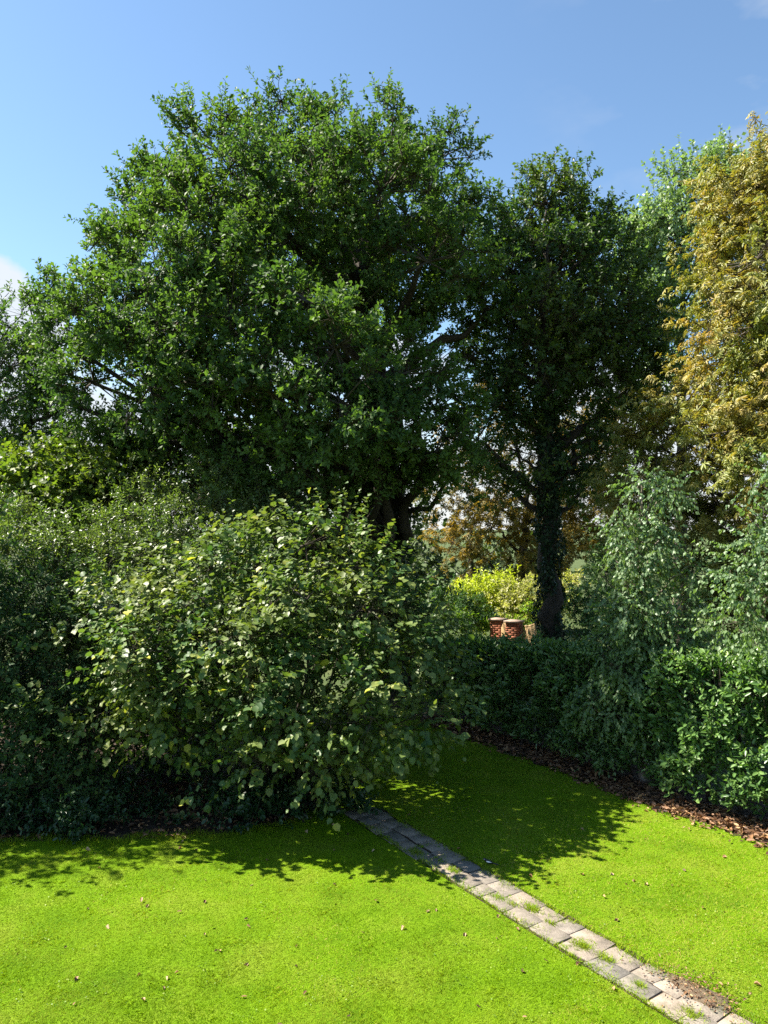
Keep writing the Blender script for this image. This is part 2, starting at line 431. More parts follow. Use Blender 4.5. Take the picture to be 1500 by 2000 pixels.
def plant(name, label, cat, base, blobs, leaf, n_leaves, seed, trunk=None, limb_r=.08, bark='bark', twig_bark='twig', group=None, stems=False, fol=None,
          twig_r=.006, sub_branch_r=.02, limb_every=1, n_parts=0):
    """a tree or shrub: trunk, limbs (each a part), twigs and crown"""
    rng = np.random.default_rng(seed)
    root = empty(name, base, label, cat, group)
    tmpl, mat, llen = leaf
    f = dict(lpt=12, twig=.35); f.update(fol or {})
    (P, D, Nn, size, tone), (A, B), subs = foliage(rng, blobs, n_leaves, leaf_len=llen, tmpl=tmpl, **f)
    keep = P[:, 2] > .03
    P, D, Nn, size, tone = P[keep], D[keep], Nn[keep], size[keep], tone[keep]
    if n_parts:                                        # the largest-showing leaves become parts of their own
        camp = np.array((0, 0, CAM_H))
        dist = np.linalg.norm(P - camp, axis=1)
        uu = (P[:, 0] / P[:, 1] * F + 750); vv = (1030 - (P[:, 2] - CAM_H) / P[:, 1] * F)
        score = size / dist
        score[(uu < 20) | (uu > 1480) | (vv > 1980)] = 0
        # spread them: keep the best of each screen-sized cell of the outer face
        cell = (uu // 14).astype(int) * 1000 + (vv // 14).astype(int)
        near = np.argsort(dist - size * 4)
        _, first = np.unique(cell[near], return_index=True)
        cand = near[first]
        cand = cand[np.argsort(-score[cand])][:n_parts * 3]
        cand = rng.permutation(cand)[:n_parts]
        shared = {}
        for q, i in enumerate(cand):
            v = q % 5
            if v not in shared:
                TV = tmpl[0] * np.array((1 + .08 * (v - 2), 1, 1 + .25 * (v - 2)))
                tn = np.full(len(TV), (.25, .45, .6, .8, .95)[v])
                shared[v] = mesh_np('leaf', TV, [tmpl[1]], tn)
                shared[v].materials.append(M[mat])
            d = unit(D[i]); s = unit(np.cross(d, Nn[i])); nn = np.cross(s, d)
            o = bpy.data.objects.new('leaf', shared[v])
            C.objects.link(o)
            mw = Matrix(((s[0] * size[i], d[0] * size[i], nn[0] * size[i], P[i][0] - base[0]), (s[1] * size[i], d[1] * size[i], nn[1] * size[i], P[i][1] - base[1]),
                         (s[2] * size[i], d[2] * size[i], nn[2] * size[i], P[i][2] - base[2]), (0, 0, 0, 1)))
            o.parent = root
            o.matrix_basis = mw
        m = np.ones(len(P), bool); m[cand] = False
        P, D, Nn, size, tone = P[m], D[m], Nn[m], size[m], tone[m]
    V, T, tn = leaves_np(P, D, Nn, size, tmpl, tone)
    me = mesh_np('crown', V, [T], tn)
    tag(link('foliage' if cat in ('shrub', 'hedge', 'bush', 'plant') else 'crown', me, root, mat), kind='stuff')
    tb = Tubes()
    tb.ribbons(A, B, twig_r, twig_r * .4)
    for (sp, c, spk, pos) in subs:
        if sub_branch_r:
            tb.sticks(c, sp, sub_branch_r, sub_branch_r * .5)
            tb.ribbons(spk, pos, sub_branch_r * .45, twig_r)
    tag(link('twigs', tb.mesh('twigs', False), root, twig_bark), kind='stuff')
    base = np.asarray(base, float)
    if trunk:
        pts = np.array(trunk['pts'], float); rad = np.array(trunk['r'], float)
        t = np.linspace(0, 1, len(pts)); tt = np.linspace(0, 1, 26)
        sp = np.stack([np.interp(tt, t, pts[:, i]) for i in range(3)], 1)
        sp[1:-1] += rng.normal(size=(24, 3)) * np.array((1, 1, 0)) * trunk.get('wob', .05)
        sr = np.interp(tt, t, rad)
        flare = 1 + .55 * np.exp(-(sp[:, 2] - sp[0, 2]) / .35)
        k = Tubes(); k.add(sp, sr * flare, 14)
        link('trunk', k.mesh('trunk'), root, bark)
        for bi, (c, r, d) in enumerate(blobs):
            if bi % limb_every: continue
            h = np.linalg.norm(c[:2] - sp[:, :2], axis=1)
            z0 = np.clip(c[2] - .55 * h.min() - .5, sp[0, 2] + trunk.get('clear', 1.5), sp[-1, 2])
            i = int(np.argmin(abs(sp[:, 2] - z0)))
            p0 = sp[i]
            mid = p0 * .5 + c * .5
            mid[2] = p0[2] * .35 + c[2] * .65 if c[2] > p0[2] else p0[2] + .3
            lr = min(limb_r * (.6 + .8 * rng.random()), sr[i] * .8)
            ln = np.linalg.norm(c - p0)
            k = Tubes(); k.add(curve(p0, mid, c, 11, rng, .035 * ln), np.linspace(lr, max(lr * .22, .012), 11), 7)
            link('limb', k.mesh('limb'), root, bark)
    elif stems:
        for bi, (c, r, d) in enumerate(blobs):
            if bi % limb_every: continue
            p0 = base + np.array((rng.normal() * .25, rng.normal() * .25, 0))
            mid = p0 * .6 + c * .4; mid[2] = max(c[2] * .75, .3)
            k = Tubes(); k.add(curve(p0, mid, c, 9, rng, .05), np.linspace(limb_r, limb_r * .3, 9), 6)
            link('stem', k.mesh('stem'), root, bark)
    return root

def ivy_on(root, p0, p1, r0, r1, n, seed, size=.09):
    """ivy leaves clothing a trunk"""
    rng = np.random.default_rng(seed)
    u = rng.random(n); th = rng.random(n) * 6.283
    p0, p1 = np.array(p0, float), np.array(p1, float)
    c = p0 + (p1 - p0) * u[:, None]
    o = np.stack((np.cos(th), np.sin(th), np.zeros(n)), 1)
    lump = 1 + .30 * np.sin(th * 3 + u * 17) + .25 * np.sin(u * 41 + th) + .2 * np.sin(u * 23 - 2 * th)
    P = c + o * ((r0 + (r1 - r0) * u) * lump + rng.normal(size=n) * .035)[:, None]
    D = np.array((0, 0, -.9)) + .35 * o + .5 * rng.normal(size=(n, 3))
    V, T, tn = leaves_np(P, D, o + .4 * rng.normal(size=(n, 3)), size * (1 + .25 * rng.normal(size=n)).clip(.5, 1.6), tmpl_diamond(.85, .35, .08), rng.random(n))
    tag(link('ivy', mesh_np('ivy', V, [T], tn), root, 'ivy'), kind='stuff')

def box_bm(V, Q, x0, x1, y0, y1, z0, z1):
    b = len(V)
    V += [(x0, y0, z0), (x1, y0, z0), (x1, y1, z0), (x0, y1, z0), (x0, y0, z1), (x1, y0, z1), (x1, y1, z1), (x0, y1, z1)]
    Q += [(b, b + 3, b + 2, b + 1), (b + 4, b + 5, b + 6, b + 7), (b, b + 1, b + 5, b + 4), (b + 1, b + 2, b + 6, b + 5), (b + 2, b + 3, b + 7, b + 6), (b + 3, b, b + 4, b + 7)]

def box_mesh(name, x0, x1, y0, y1, z0, z1, bevel=0.0):
    V, Q = [], []
    if not bevel:
        box_bm(V, Q, x0, x1, y0, y1, z0, z1)
        return mesh_np(name, np.array(V), [np.array(Q)])
    b = bevel                                          # top edges chamfered
    V = [(x0, y0, z0), (x1, y0, z0), (x1, y1, z0), (x0, y1, z0), (x0, y0, z1 - b), (x1, y0, z1 - b), (x1, y1, z1 - b), (x0, y1, z1 - b),
         (x0 + b, y0 + b, z1), (x1 - b, y0 + b, z1), (x1 - b, y1 - b, z1), (x0 + b, y1 - b, z1)]
    Q = [(0, 3, 2, 1), (8, 9, 10, 11)]
    for k in range(4):
        j = (k + 1) % 4
        Q += [(k, j, 4 + j, 4 + k), (4 + k, 4 + j, 8 + j, 8 + k)]
    return mesh_np(name, np.array(V, float), [np.array(Q)])

# ------------------------------------------------------------------ the ground
def sheet(name, poly, z, mat):
    me = bpy.data.meshes.new(name)
    me.from_pydata([(p[0], p[1], z) for p in poly], [], [list(range(len(poly)))])
    o = link(name, me, None, mat)
    o['kind'] = 'structure'
    return o

sheet('ground', [(-900, -300), (900, -300), (900, 1500), (-900, 1500)], 0, 'ground')
# hedge line: foot of its front face, from beyond the frame's edge to its far end
HF = np.array([(8.6, 8.6), (7.2, 11.0), (6.25, 12.75), (5.1, 14.1), (3.85, 16.3), (2.2, 18.8), (1.2, 20.4)])
HT = np.array([2.90, 2.80, 2.74, 2.50, 2.27, 2.02, 1.88])
lawn_edge = [(HF[i][0] - .25, HF[i][1] - .25) for i in range(len(HF))]
sheet('lawn', [(-16, -3), (10.5, -3), (8.9, 8.0)] + lawn_edge + [(-1.5, 20.4), (-1.0, 14.3), (-1.6, 13.0), (-3.2, 12.45), (-6.2, 12.3), (-16, 12.6)], .004, 'lawn')

def inside_lawn(x, y):
    """true on mown grass: in front of the shrub bed, left of the hedge's leaf strip"""
    hx = np.interp(y, HF[:, 1], HF[:, 0], left=9.5, right=.2)
    fy = np.interp(x, [-16, -6.2, -3.2, -1.6, -1.0, -.9], [12.6, 12.3, 12.45, 13.0, 14.3, 20.4])
    return (y < fy + .18 * np.sin(x * 3.1) + .1 * np.sin(x * 7.7)), hx

# the paved path: two columns of slabs running away from the house into the shade of the hazel
pa, pb = gnd(1420, 2060), gnd(718, 1618)
pdir = unit((pb - pa)[:2]); pnor = np.array((pdir[1], -pdir[0]))      # pnor points right of the walking direction
plen = float(np.linalg.norm((pb - pa)[:2]))
PW = .31
bed = [pa[:2] - pnor * .03 - pdir * 3, pa[:2] + pnor * (2 * PW + .06) - pdir * 3, pb[:2] + pnor * (2 * PW + .06) + pdir * .6, pb[:2] - pnor * .03 + pdir * .6]
path = sheet('path', bed, .008, 'soil')
rng = np.random.default_rng(5)
for col in range(2):
    s = -2.6 + .19 * col
    while s < plen + .5:
        ln = (.30, .38, .46, .42)[rng.integers(0, 4)]
        gap = .008 + .008 * rng.random()
        if True:
            me = box_mesh('slab', -PW / 2 + gap / 2, PW / 2 - gap / 2, -ln / 2 + gap / 2, ln / 2 - gap / 2, -.03, .010, .003)
            cj = rng.normal(size=(4, 2)) * .009
            for q, v in enumerate(me.vertices):
                v.co.x += cj[q % 4][0]; v.co.y += cj[q % 4][1]
            me.materials.append(M['slab'])
            o = bpy.data.objects.new('slab', me)
            c = pa[:2] + pdir * (s + ln / 2) + pnor * (PW * (col + .5) + .016 * rng.normal())
            o.location = (c[0], c[1], .010 + .003 * rng.normal())
            o.rotation_euler = (.006 * rng.normal(), .006 * rng.normal(), math.atan2(pdir[1], pdir[0]) - math.pi / 2 + .035 * rng.normal())
            o.parent = path
            C.objects.link(o)
        s += ln

# crumbly earth washed over the slabs at the near right
c = pa[:2] + pdir * .75 + pnor * (2 * PW - .02)
Vp, Tp = [(c[0], c[1], .048)], []
for ring, (rad_, zz) in enumerate(((.45, .038), (.8, .030), (1.0, .006))):
    for k in range(28):
        a = k * 2 * math.pi / 28
        rr = rad_ * (1 + .16 * math.sin(a * 3 + 1) + .10 * math.sin(a * 7) + .06 * rng.normal())
        q = c + pdir * math.cos(a) * .40 * rr + pnor * math.sin(a) * .17 * rr
        Vp.append((q[0], q[1], zz + (.004 * rng.normal() if ring < 2 else 0)))
for k in range(28):
    j = (k + 1) % 28
    Tp.append((0, 1 + k, 1 + j))
    for ring in range(2):
        b_ = 1 + ring * 28
        Tp += [(b_ + k, b_ + 28 + k, b_ + 28 + j), (b_ + k, b_ + 28 + j, b_ + j)]
M['earth'] = surf_mat('dry_earth', lambda t: ramp(t, noise(t, 26, 9, .75), [(.3, (.05, .036, .022)), (.5, (.12, .088, .056)), (.72, (.21, .165, .115))]), .95, (45, .9, .03))
o = link('bare_earth', mesh_np('bare_earth', np.array(Vp), [np.array(Tp)], smooth=True), None, 'earth'); o['kind'] = 'structure'

# soil under the shrubs and along the hedge shows as dark bare earth
sheet('soil_bed', [(-16, 12.6), (-6.2, 12.3), (-3.2, 12.45), (-1.6, 13.0), (-1.0, 14.3), (-1.5, 20.4), (-16, 20)], .006, 'soil')
strip = [(HF[i][0] - .95, HF[i][1] - .45) for i in range(len(HF))] + [(HF[i][0] + 1.4, HF[i][1] + .5) for i in range(len(HF) - 1, -1, -1)]
rng = np.random.default_rng(8)
fr = []
for i in range(len(HF) - 1):                           # ragged front edge of the strip
    for k in range(8):
        p = HF[i] + (HF[i + 1] - HF[i]) * k / 8
        n_ = unit(np.array((-(HF[i + 1] - HF[i])[1], (HF[i + 1] - HF[i])[0])))
        wdt = .40 + .12 * rng.normal()
        fr.append(tuple(p + n_ * wdt))
sheet('soil_strip', fr + [(HF[i][0] + 1.4, HF[i][1] + .5) for i in range(len(HF) - 1, -1, -1)], .009, 'soil')

# grass blades
def grass():
    rng = np.random.default_rng(11)
    n = 780000
    Y = 1 / (1 / 20.5 + rng.random(n) * (1 / 6.9 - 1 / 20.5))
    X = (rng.random(n) * 2 - 1) * (Y * .56 + .8)
    ok, hx = inside_lawn(X, Y)
    ok &= X < hx - .22 - .28 * rng.random(n) ** 2
    q = np.stack((X, Y), 1) - pa[:2]
    s, d = q @ pdir, q @ pnor
    tuft = (np.sin(s * 4.1) + np.sin(s * 9.3 + 1) + np.sin(s * 2.3 + 2) > 1.5) & (abs(d - PW - .05 * np.sin(s * 5)) < .11 + .06 * np.sin(s * 13)) & (rng.random(n) < .65)
    edge_l = .03 + .03 * np.sin(s * 6) + .03 * np.sin(s * 17) + .02 * rng.normal(size=n); edge_r = 2 * PW - .05 + .05 * np.sin(s * 5 + 1) + .04 * np.sin(s * 13) + .03 * rng.normal(size=n)
    earth = (((s - .75) / .40) ** 2 + ((d - 2 * PW + .02) / .17) ** 2 < .35 + .7 * rng.random(n))
    on_path = (d > edge_l) & (d < edge_r) & (s < plen + .5)
    ok &= (~on_path | tuft) & ~(earth & ~tuft)
    idx = np.nonzero(ok)[0][:405000]
    X, Y = X[idx], Y[idx]
    on = on_path[idx]
    n = len(X)
    # the sward grows in fine clumps: blades lean together and stand longer in places
    g1 = np.sin(X * 5.3 + 2 * np.sin(Y * 3.1)) * np.sin(Y * 4.7 + 2 * np.sin(X * 2.7))
    g2 = np.sin(X * 23 + 3 * np.sin(Y * 11)) * np.sin(Y * 19 + 3 * np.sin(X * 13))
    h = (.016 + .004 * g1 + .004 * g2 + .010 * rng.random(n) ** 2).clip(.008)
    h[on] *= .9
    wd = (.0034 + .0016 * rng.random(n)) * (Y / 8.5)
    lean = h * (.5 + 1.5 * rng.random(n))
    la = 2.2 * g1 + 2.5 * g2 + rng.random(n) * 3.2
    th = la + 1.57 + .5 * rng.normal(size=n)
    sx, sy = np.cos(th), np.sin(th)
    z0 = np.where(on, .02, .0)
    b = np.stack((X, Y, z0), 1)
    side = np.stack((sx, sy, 0 * sx), 1) * wd[:, None]
    tip = b + np.stack((np.cos(la) * lean, np.sin(la) * lean, h), 1)
    V = np.stack((b - side, b + side, tip), 1).reshape(-1, 3)
    T = np.arange(3 * n).reshape(-1, 3)
    dry = (np.sin(X * 1.7 + 1.3 * np.sin(Y * 1.9)) * np.sin(Y * 1.3 + 1.1 * np.sin(X * 1.1)) > .35)
    dp = (np.stack((X, Y), 1) - pa[:2]) @ pnor
    big = np.sin(X * .9 + 1.4 * np.sin(Y * .8 + 1)) * np.sin(Y * 1.1 + 1.2 * np.sin(X * .7)) + .6 * np.sin(X * 2.9 + 1.5 * np.sin(Y * 2.2)) * np.sin(Y * 3.3 + 1.5 * np.sin(X * 2.6))
    tone = .22 * rng.random(n) + .38 * rng.random(n) + .10 * g2 + .08 * g1 + .20 + .19 * big
    tone += np.where((dry | (dp > .5)) & (rng.random(n) < np.where(dp > .5, .30, .12)), .5, 0)
    tone -= np.where((dp > .5) & (rng.random(n) < .3), .28, 0)
    tone = tone.clip(0, 1)
    o = link('grass', mesh_np('grass', V, [T], np.repeat(tone, 3)), None, 'grass')
    tag(o, 'short mown green grass covering the lawn', 'grass', kind='stuff')
grass()

# longer grass creeping over the path's edges and growing in its joints
def tufts():
    rng = np.random.default_rng(17)
    P = []
    for (x, y, k, sx) in ((885, 1703, 300, .09), (970, 1756, 200, .08), (1040, 1778, 420, .10), (1075, 1806, 120, .06), (1137, 1851, 380, .08), (1182, 1876, 260, .09), (815, 1668, 250, .10), (1000, 1770, 120, .06), (1250, 1930, 150, .05), (1350, 1985, 260, .1)):
        c = gnd(x, y)[:2]
        P.append(c + pdir * rng.normal(size=(k, 1)) * sx * .8 + pnor * rng.normal(size=(k, 1)) * sx * .45)
    n = 5500
    s = -1 + (plen + 1.2) * rng.random(n)
    inn = np.abs(rng.normal(size=n)) * (.05 + .035 * np.sin(s * 5.3) + .03 * np.sin(s * 12.1 + 1)).clip(.008) - .02
    d = np.where(rng.random(n) < .5, inn, 2 * PW - inn)
    P.append(pa[:2] + pdir * s[:, None] + pnor * d[:, None])
    bx = -7.5 + 7 * rng.random(7000)
    by = np.interp(bx, [-16, -6.2, -3.2, -1.6, -1.0, -.9], [12.6, 12.3, 12.45, 13.0, 14.3, 20.4])
    P.append(np.stack((bx + .04 * rng.normal(size=7000), by + .09 * rng.normal(size=7000) + .09 * np.sin(bx * 3.1) + .07 * np.sin(bx * 7.7)), 1))
    P = np.concatenate(P); n = len(P)
    h = .022 + .035 * rng.random(n); a = rng.random(n) * 6.28
    ln = h * (.5 + rng.random(n))
    b = np.concatenate((P, np.full((n, 1), .012)), 1)
    tip = b + np.stack((np.cos(a) * ln, np.sin(a) * ln, h), 1)
    sd = np.stack((-np.sin(a), np.cos(a), 0 * a), 1) * (.0035 + .002 * rng.random(n))[:, None]
    V = np.stack((b - sd, b + sd, tip), 1).reshape(-1, 3)
    tag(link('tuft_grass', mesh_np('tuft_grass', V, [np.arange(3 * n).reshape(-1, 3)], np.repeat(rng.random(n), 3)), None, 'grass'), 'longer grass tufts along the edges of the paved path and the shrub bed', 'grass', kind='stuff')
tufts()

# clover and small weeds in the turf, thickest right of the path
def weeds():
    rng = np.random.default_rng(14)
    n = 60000
    Y = 1 / (1 / 14 + rng.random(n) * (1 / 6.9 - 1 / 14)); X = (rng.random(n) * 2 - 1) * (Y * .54 + .5)
    ok, hx = inside_lawn(X, Y)
    q = np.stack((X, Y), 1) - pa[:2]; s, d = q @ pdir, q @ pnor
    f = np.sin(X * 2.3 + 1.7 * np.sin(Y * 1.9)) * np.sin(Y * 2.9 + 1.5 * np.sin(X * 2.1)) + .55 * np.sin(X * 7.1 + 2 * np.sin(Y * 5)) * np.sin(Y * 6.3)
    near = np.exp(-np.maximum(0, np.minimum(abs(d), abs(d - 2 * PW))) / .12)
    ok &= (X < hx - .4) & (rng.random(n) < np.clip(.01 + .14 * (f > .35) + np.where(d > 0, .16, 0) + .35 * near, 0, 1)) & ~((d > .06) & (d < 2 * PW - .06))
    X, Y = X[ok], Y[ok]; n = len(X)
    a = rng.random(n) * 6.28
    D = np.stack((np.cos(a), np.sin(a), .25 + .2 * rng.normal(size=n)), 1)
    V, T, tn = leaves_np(np.stack((X, Y, .012 + .012 * rng.random(n)), 1), D, np.array((0, 0, 1.)) + .3 * rng.normal(size=(n, 3)), .019 * (.6 + .8 * rng.random(n)), tmpl_diamond(.8, .55, .06), rng.random(n))
    tag(link('weeds', mesh_np('weeds', V, [T], tn), None, 'weed'), 'small pale clover and weed leaves in the turf', 'weeds', kind='stuff')
M['weed'] = leaf_mat('weed_leaf', [(0, (.07, .14, .012)), (.7, (.16, .25, .025)), (1, (.28, .33, .08))], rough=.5, trans=.3, spec=.25)
weeds()

# leaf litter along the hedge foot and under the shrubs
def litter():
    rng = np.random.default_rng(21)
    n = 8000
    i = rng.random(n) * (len(HF) - 1); k = i.astype(int); f_ = (i - k)[:, None]
    p = HF[k] * (1 - f_) + HF[k + 1] * f_
    dv = unit(HF[k + 1] - HF[k]); nv = np.stack((-dv[:, 1], dv[:, 0]), 1)
    off = (-.5 + .85 * rng.random(n)) + .16 * np.abs(rng.normal(size=n))
    p = p + nv * off[:, None]
    m = 2600
    q = np.stack((-8 + 7.6 * rng.random(m), 12.4 + 2.8 * rng.random(m)), 1)
    okq = q[:, 1] > np.interp(q[:, 0], [-8, -6.2, -3.2, -1.6, -1.0, -.4], [12.2, 12.3, 12.5, 13.1, 14.2, 15])
    e = pa[:2] + pdir * (.75 + .28 * rng.normal(size=(420, 1))) + pnor * (2 * PW + .16 * rng.normal(size=(420, 1)))
    small = np.concatenate((np.ones(len(p) + okq.sum()), np.full(420, .32)))
    p = np.concatenate((p, q[okq], e))
    n = len(p)
    P = np.stack((p[:, 0], p[:, 1], np.where(small < 1, .045, .014 + .035 * rng.random(n))), 1)
    D = np.stack((rng.normal(size=n), rng.normal(size=n), .25 * rng.normal(size=n)), 1)
    Nn = np.array((0, 0, 1.0)) + .45 * rng.normal(size=(n, 3))
    V, T, tn = leaves_np(P, D, Nn, .085 * (1 + .35 * rng.normal(size=n)).clip(.4, 1.9) * small, tmpl_oval(.48, .12, .2), rng.random(n) ** 1.2)
    o = link('leaf_litter', mesh_np('leaf_litter', V, [T], tn), None, 'litter')
    tag(o, 'brown dead leaves strewn along the hedge foot and shrub bed', 'leaf litter', kind='stuff')
litter()

# ------------------------------------------------------------------ trees
OAK = [(310, 305, 21, 62), (415, 262, 20, 82), (535, 225, 21, 78), (655, 222, 20, 76), (765, 232, 21, 82), (850, 275, 22, 70),
       (255, 415, 20, 72), (360, 395, 18, 95), (490, 360, 18.5, 105), (620, 330, 18, 105), (745, 345, 18, 105), (855, 385, 20, 85), (905, 440, 21, 70),
       (205, 515, 19, 78), (305, 520, 17.5, 100), (430, 490, 17, 100), (555, 450, 18.5, 95), (835, 500, 18, 92), (930, 530, 20, 80),
       (125, 600, 19, 75), (205, 640, 17.5, 95), (320, 640, 16.6, 100), (450, 620, 16.6, 100), (605, 590, 15.8, 82), (655, 680, 15.6, 92), (955, 610, 20, 60, .8),
       (65, 680, 19.5, 70), (155, 745, 18, 80, .8), (270, 755, 17, 90), (400, 755, 16.5, 95), (530, 770, 16, 95), (665, 790, 15.6, 100), (785, 730, 16.8, 85), (850, 800, 17.5, 72),
       (190, 870, 19, 75, .8), (300, 880, 19, 75), (620, 890, 16.4, 95), (735, 860, 16.6, 90), (850, 885, 17.4, 75), (480, 900, 17.5, 85), (560, 960, 17.5, 75),
       (400, 480, 24, 130, .8), (600, 430, 25, 140, .8), (770, 500, 24, 120, .8), (300, 680, 23, 120, .8), (540, 660, 24, 140, .8), (95, 770, 20, 55, .8), (120, 830, 20.5, 50, .7), (30, 620, 20, 42, .8), (760, 740, 23, 90, .6),
       (330, 860, 18.5, 72, 1.1), (415, 850, 18, 78, 1.1), (500, 850, 18.5, 78), (250, 820, 19, 66), (160, 900, 20, 55), (700, 930, 18.5, 66), (790, 900, 18.5, 66), (300, 950, 21, 60), (480, 970, 20, 60), (560, 880, 20, 80), (400, 900, 21, 80), (790, 600, 20, 72), (755, 640, 20.5, 75), (925, 700, 21, 48), (350, 955, 20, 60, .8), (60, 900, 20, 50, .7), (130, 940, 20, 50, .7), (235, 930, 20, 55, .7), (880, 930, 19, 50, .8), (660, 960, 20, 70), (770, 960, 19.5, 70), (400, 950, 21, 70), (690, 520, 21, 90, .7)]
b0 = at(770, 1100, 22.3); b0[2] = 0
OAK = [((770 - (770 - e[0]) * .955) if e[0] < 420 else e[0], e[1] + max(0, 600 - e[1]) * .115, e[2] * 1.065, *e[3:]) for e in OAK]
oak = plant('oak_tree', 'huge broad-crowned green oak filling the middle and left of the sky', 'tree', b0, px_blobs(OAK), (tmpl_diamond(.56, .6, .09), 'oak', .120), 228000, 1,
            trunk=dict(pts=[b0, b0 + (-.1, 0, 3), b0 + (-.3, -.1, 6), b0 + (-.6, 0, 10), b0 + (-.9, .1, 14)], r=[.62, .5, .44, .3, .12], wob=.06, clear=3.5), limb_r=.17,
            fol=dict(lpt=14, twig=.40, sub_r=.21, tw_per_sub=15, spike=.25, shell=.55, up=.45, droop=.05), sub_branch_r=.03, twig_r=.008)
ivy_on(oak, b0 + (0, 0, .2), b0 + (-.3, -.1, 6.5), .72, .55, 7000, 3, .10)

IVT = [(1065, 372, 24, 62), (1015, 430, 24, 55), (1120, 430, 24, 58), (1000, 520, 23, 70), (1090, 520, 23, 85), (1180, 470, 24.5, 52), (1215, 560, 24.5, 55), (1050, 620, 22, 80),
       (1160, 620, 23, 85), (1240, 650, 24.5, 58), (965, 690, 23, 55, .7), (1050, 720, 22, 75), (1150, 740, 23, 80), (1230, 760, 24.5, 55), (990, 800, 23, 60, .5), (1110, 830, 23, 60, .5), (1200, 840, 24, 60, .5),
       (1100, 640, 26, 110, .6), (960, 790, 22.5, 60, .7), (930, 860, 22, 55, .6), (1010, 880, 23, 60, .55), (1150, 880, 23, 62, .55), (1230, 850, 24, 60, .6), (1280, 740, 24.5, 55, .7), (1280, 640, 25, 50, .7), (960, 940, 23, 50, .5), (1060, 930, 22, 50, .4), (1140, 960, 23, 50, .45), (1130, 340, 24.5, 34), (1175, 410, 24.5, 40)]
b1 = at(1076, 1150, 22.5); b1[2] = 0
IVT = [(e[0], e[1] + max(0, 620 - e[1]) * .10, *e[2:]) for e in IVT]
ivt = plant('ivy_clad_tree', 'tall dark green tree with ivy-covered trunk beside the wooden gate', 'tree', b1, px_blobs(IVT), (tmpl_diamond(.6, .55, .08), 'ivy_tree', .124), 74000, 2,
            trunk=dict(pts=[b1, b1 + (0, 0, 3), b1 + (-.1, 0, 6), b1 + (-.2, 0, 10), b1 + (-.1, 0, 13)], r=[.32, .27, .22, .16, .07], wob=.07, clear=3.2), limb_r=.10,
            fol=dict(lpt=13, twig=.4, sub_r=.28, spike=.22, shell=.4, up=.4), sub_branch_r=.025, twig_r=.007)
ivy_on(ivt, b1 + (0, 0, .1), b1 + (-.1, 0, 8.5), .31, .24, 7000, 4, .10)

CHB = [(905, 950, 37, 60), (960, 1030, 37, 62), (885, 1060, 37, 52), (1010, 950, 37, 65), (1020, 1070, 36.5, 48), (1130, 930, 37, 65), (1180, 1030, 37, 62), (930, 870, 37, 55, .8), (1040, 860, 37, 60, .9),
       (1200, 920, 37, 62), (915, 1100, 36, 34), (985, 1105, 36.5, 34), (1110, 850, 36, 60, .9), (1190, 830, 36, 60, .9), (980, 790, 36, 50, .8), (1080, 1010, 37, 60), (1130, 1090, 37, 40)]
b2 = at(1020, 1100, 38); b2[2] = 0
plant('brown_chestnut_tree', 'brown-leaved chestnut tree behind the ivy-covered trunk', 'tree', b2, px_blobs(CHB), (tmpl_palm(5), 'chestnut_brown', .20), 10500, 6,
      trunk=dict(pts=[b2, b2 + (0, 0, 3), b2 + (.3, 0, 7)], r=[.3, .24, .1], clear=1.8), limb_r=.09, fol=dict(lpt=7, twig=.5, droop=.5, up=.1, spread=.8), twig_r=.008)

GOLD = [(1465, 350, 18.5, 62), (1515, 400, 18, 105), (1440, 445, 18, 55), (1475, 510, 17, 85), (1560, 560, 16, 120), (1415, 560, 17.5, 55), (1470, 640, 16.5, 90), (1445, 700, 17, 58), (1490, 770, 16, 90), (1440, 840, 16.5, 65),
        (1520, 870, 15.5, 80), (1480, 930, 15.5, 60), (1600, 760, 16, 130), (1610, 420, 18, 110), (1580, 300, 19, 80), (1335, 790, 19, 60), (1345, 870, 18.5, 80), (1285, 870, 19.5, 55), (1390, 960, 18, 75), (1320, 990, 19, 75),
        (1420, 1080, 18, 75), (1350, 1120, 18.5, 70), (1400, 1190, 18, 60), (1250, 960, 20, 65), (1500, 1040, 17.5, 80), (1540, 480, 20.5, 130, 1.0), (1480, 620, 19.5, 90, 1.0), (1470, 770, 19.5, 100, 1.0), (1450, 400, 20, 60, .9)]
b3 = at(1530, 1100, 18.5); b3[2] = 0
plant('golden_chestnut_tree', 'large horse chestnut with golden autumn leaves at the picture\'s right edge', 'tree', b3, px_blobs(GOLD), (tmpl_palm(5), 'chestnut', .130), 34000, 7,
      trunk=dict(pts=[b3, b3 + (0, 0, 4), b3 + (.2, 0, 9), b3 + (.1, 0, 13.5)], r=[.42, .34, .24, .07], clear=2), limb_r=.12, fol=dict(lpt=8, twig=.5, nsun=.4, droop=.55, up=.0, spread=.9, sub_r=.28, shell=.5, nout=.9), twig_r=.009)

POP = [(1275, 420, 31, 52), (1345, 360, 31, 58), (1262, 510, 31, 48), (1330, 450, 30.5, 66), (1300, 570, 31, 58), (1395, 325, 31, 48), (1310, 670, 31, 55), (1370, 520, 31, 60), (1290, 750, 31, 50, .8), (1440, 330, 32, 45), (1240, 440, 31, 34)]
b4 = at(1330, 1100, 31); b4[2] = 0
POP = [(e[0], e[1] + 28, *e[2:]) for e in POP]
plant('poplar_tree', 'pale green small-leaved poplar rising behind the golden chestnut', 'tree', b4, px_blobs(POP, 1.1), (tmpl_diamond(.8, .45, .06), 'poplar', .13), 27000, 8,
      trunk=dict(pts=[b4, b4 + (0, 0, 8), b4 + (.2, 0, 18)], r=[.3, .2, .05], clear=4), limb_r=.07, fol=dict(lpt=12, twig=.6, up=.9, spike=.3, nrnd=.9, sub_r=.3), twig_r=.008)

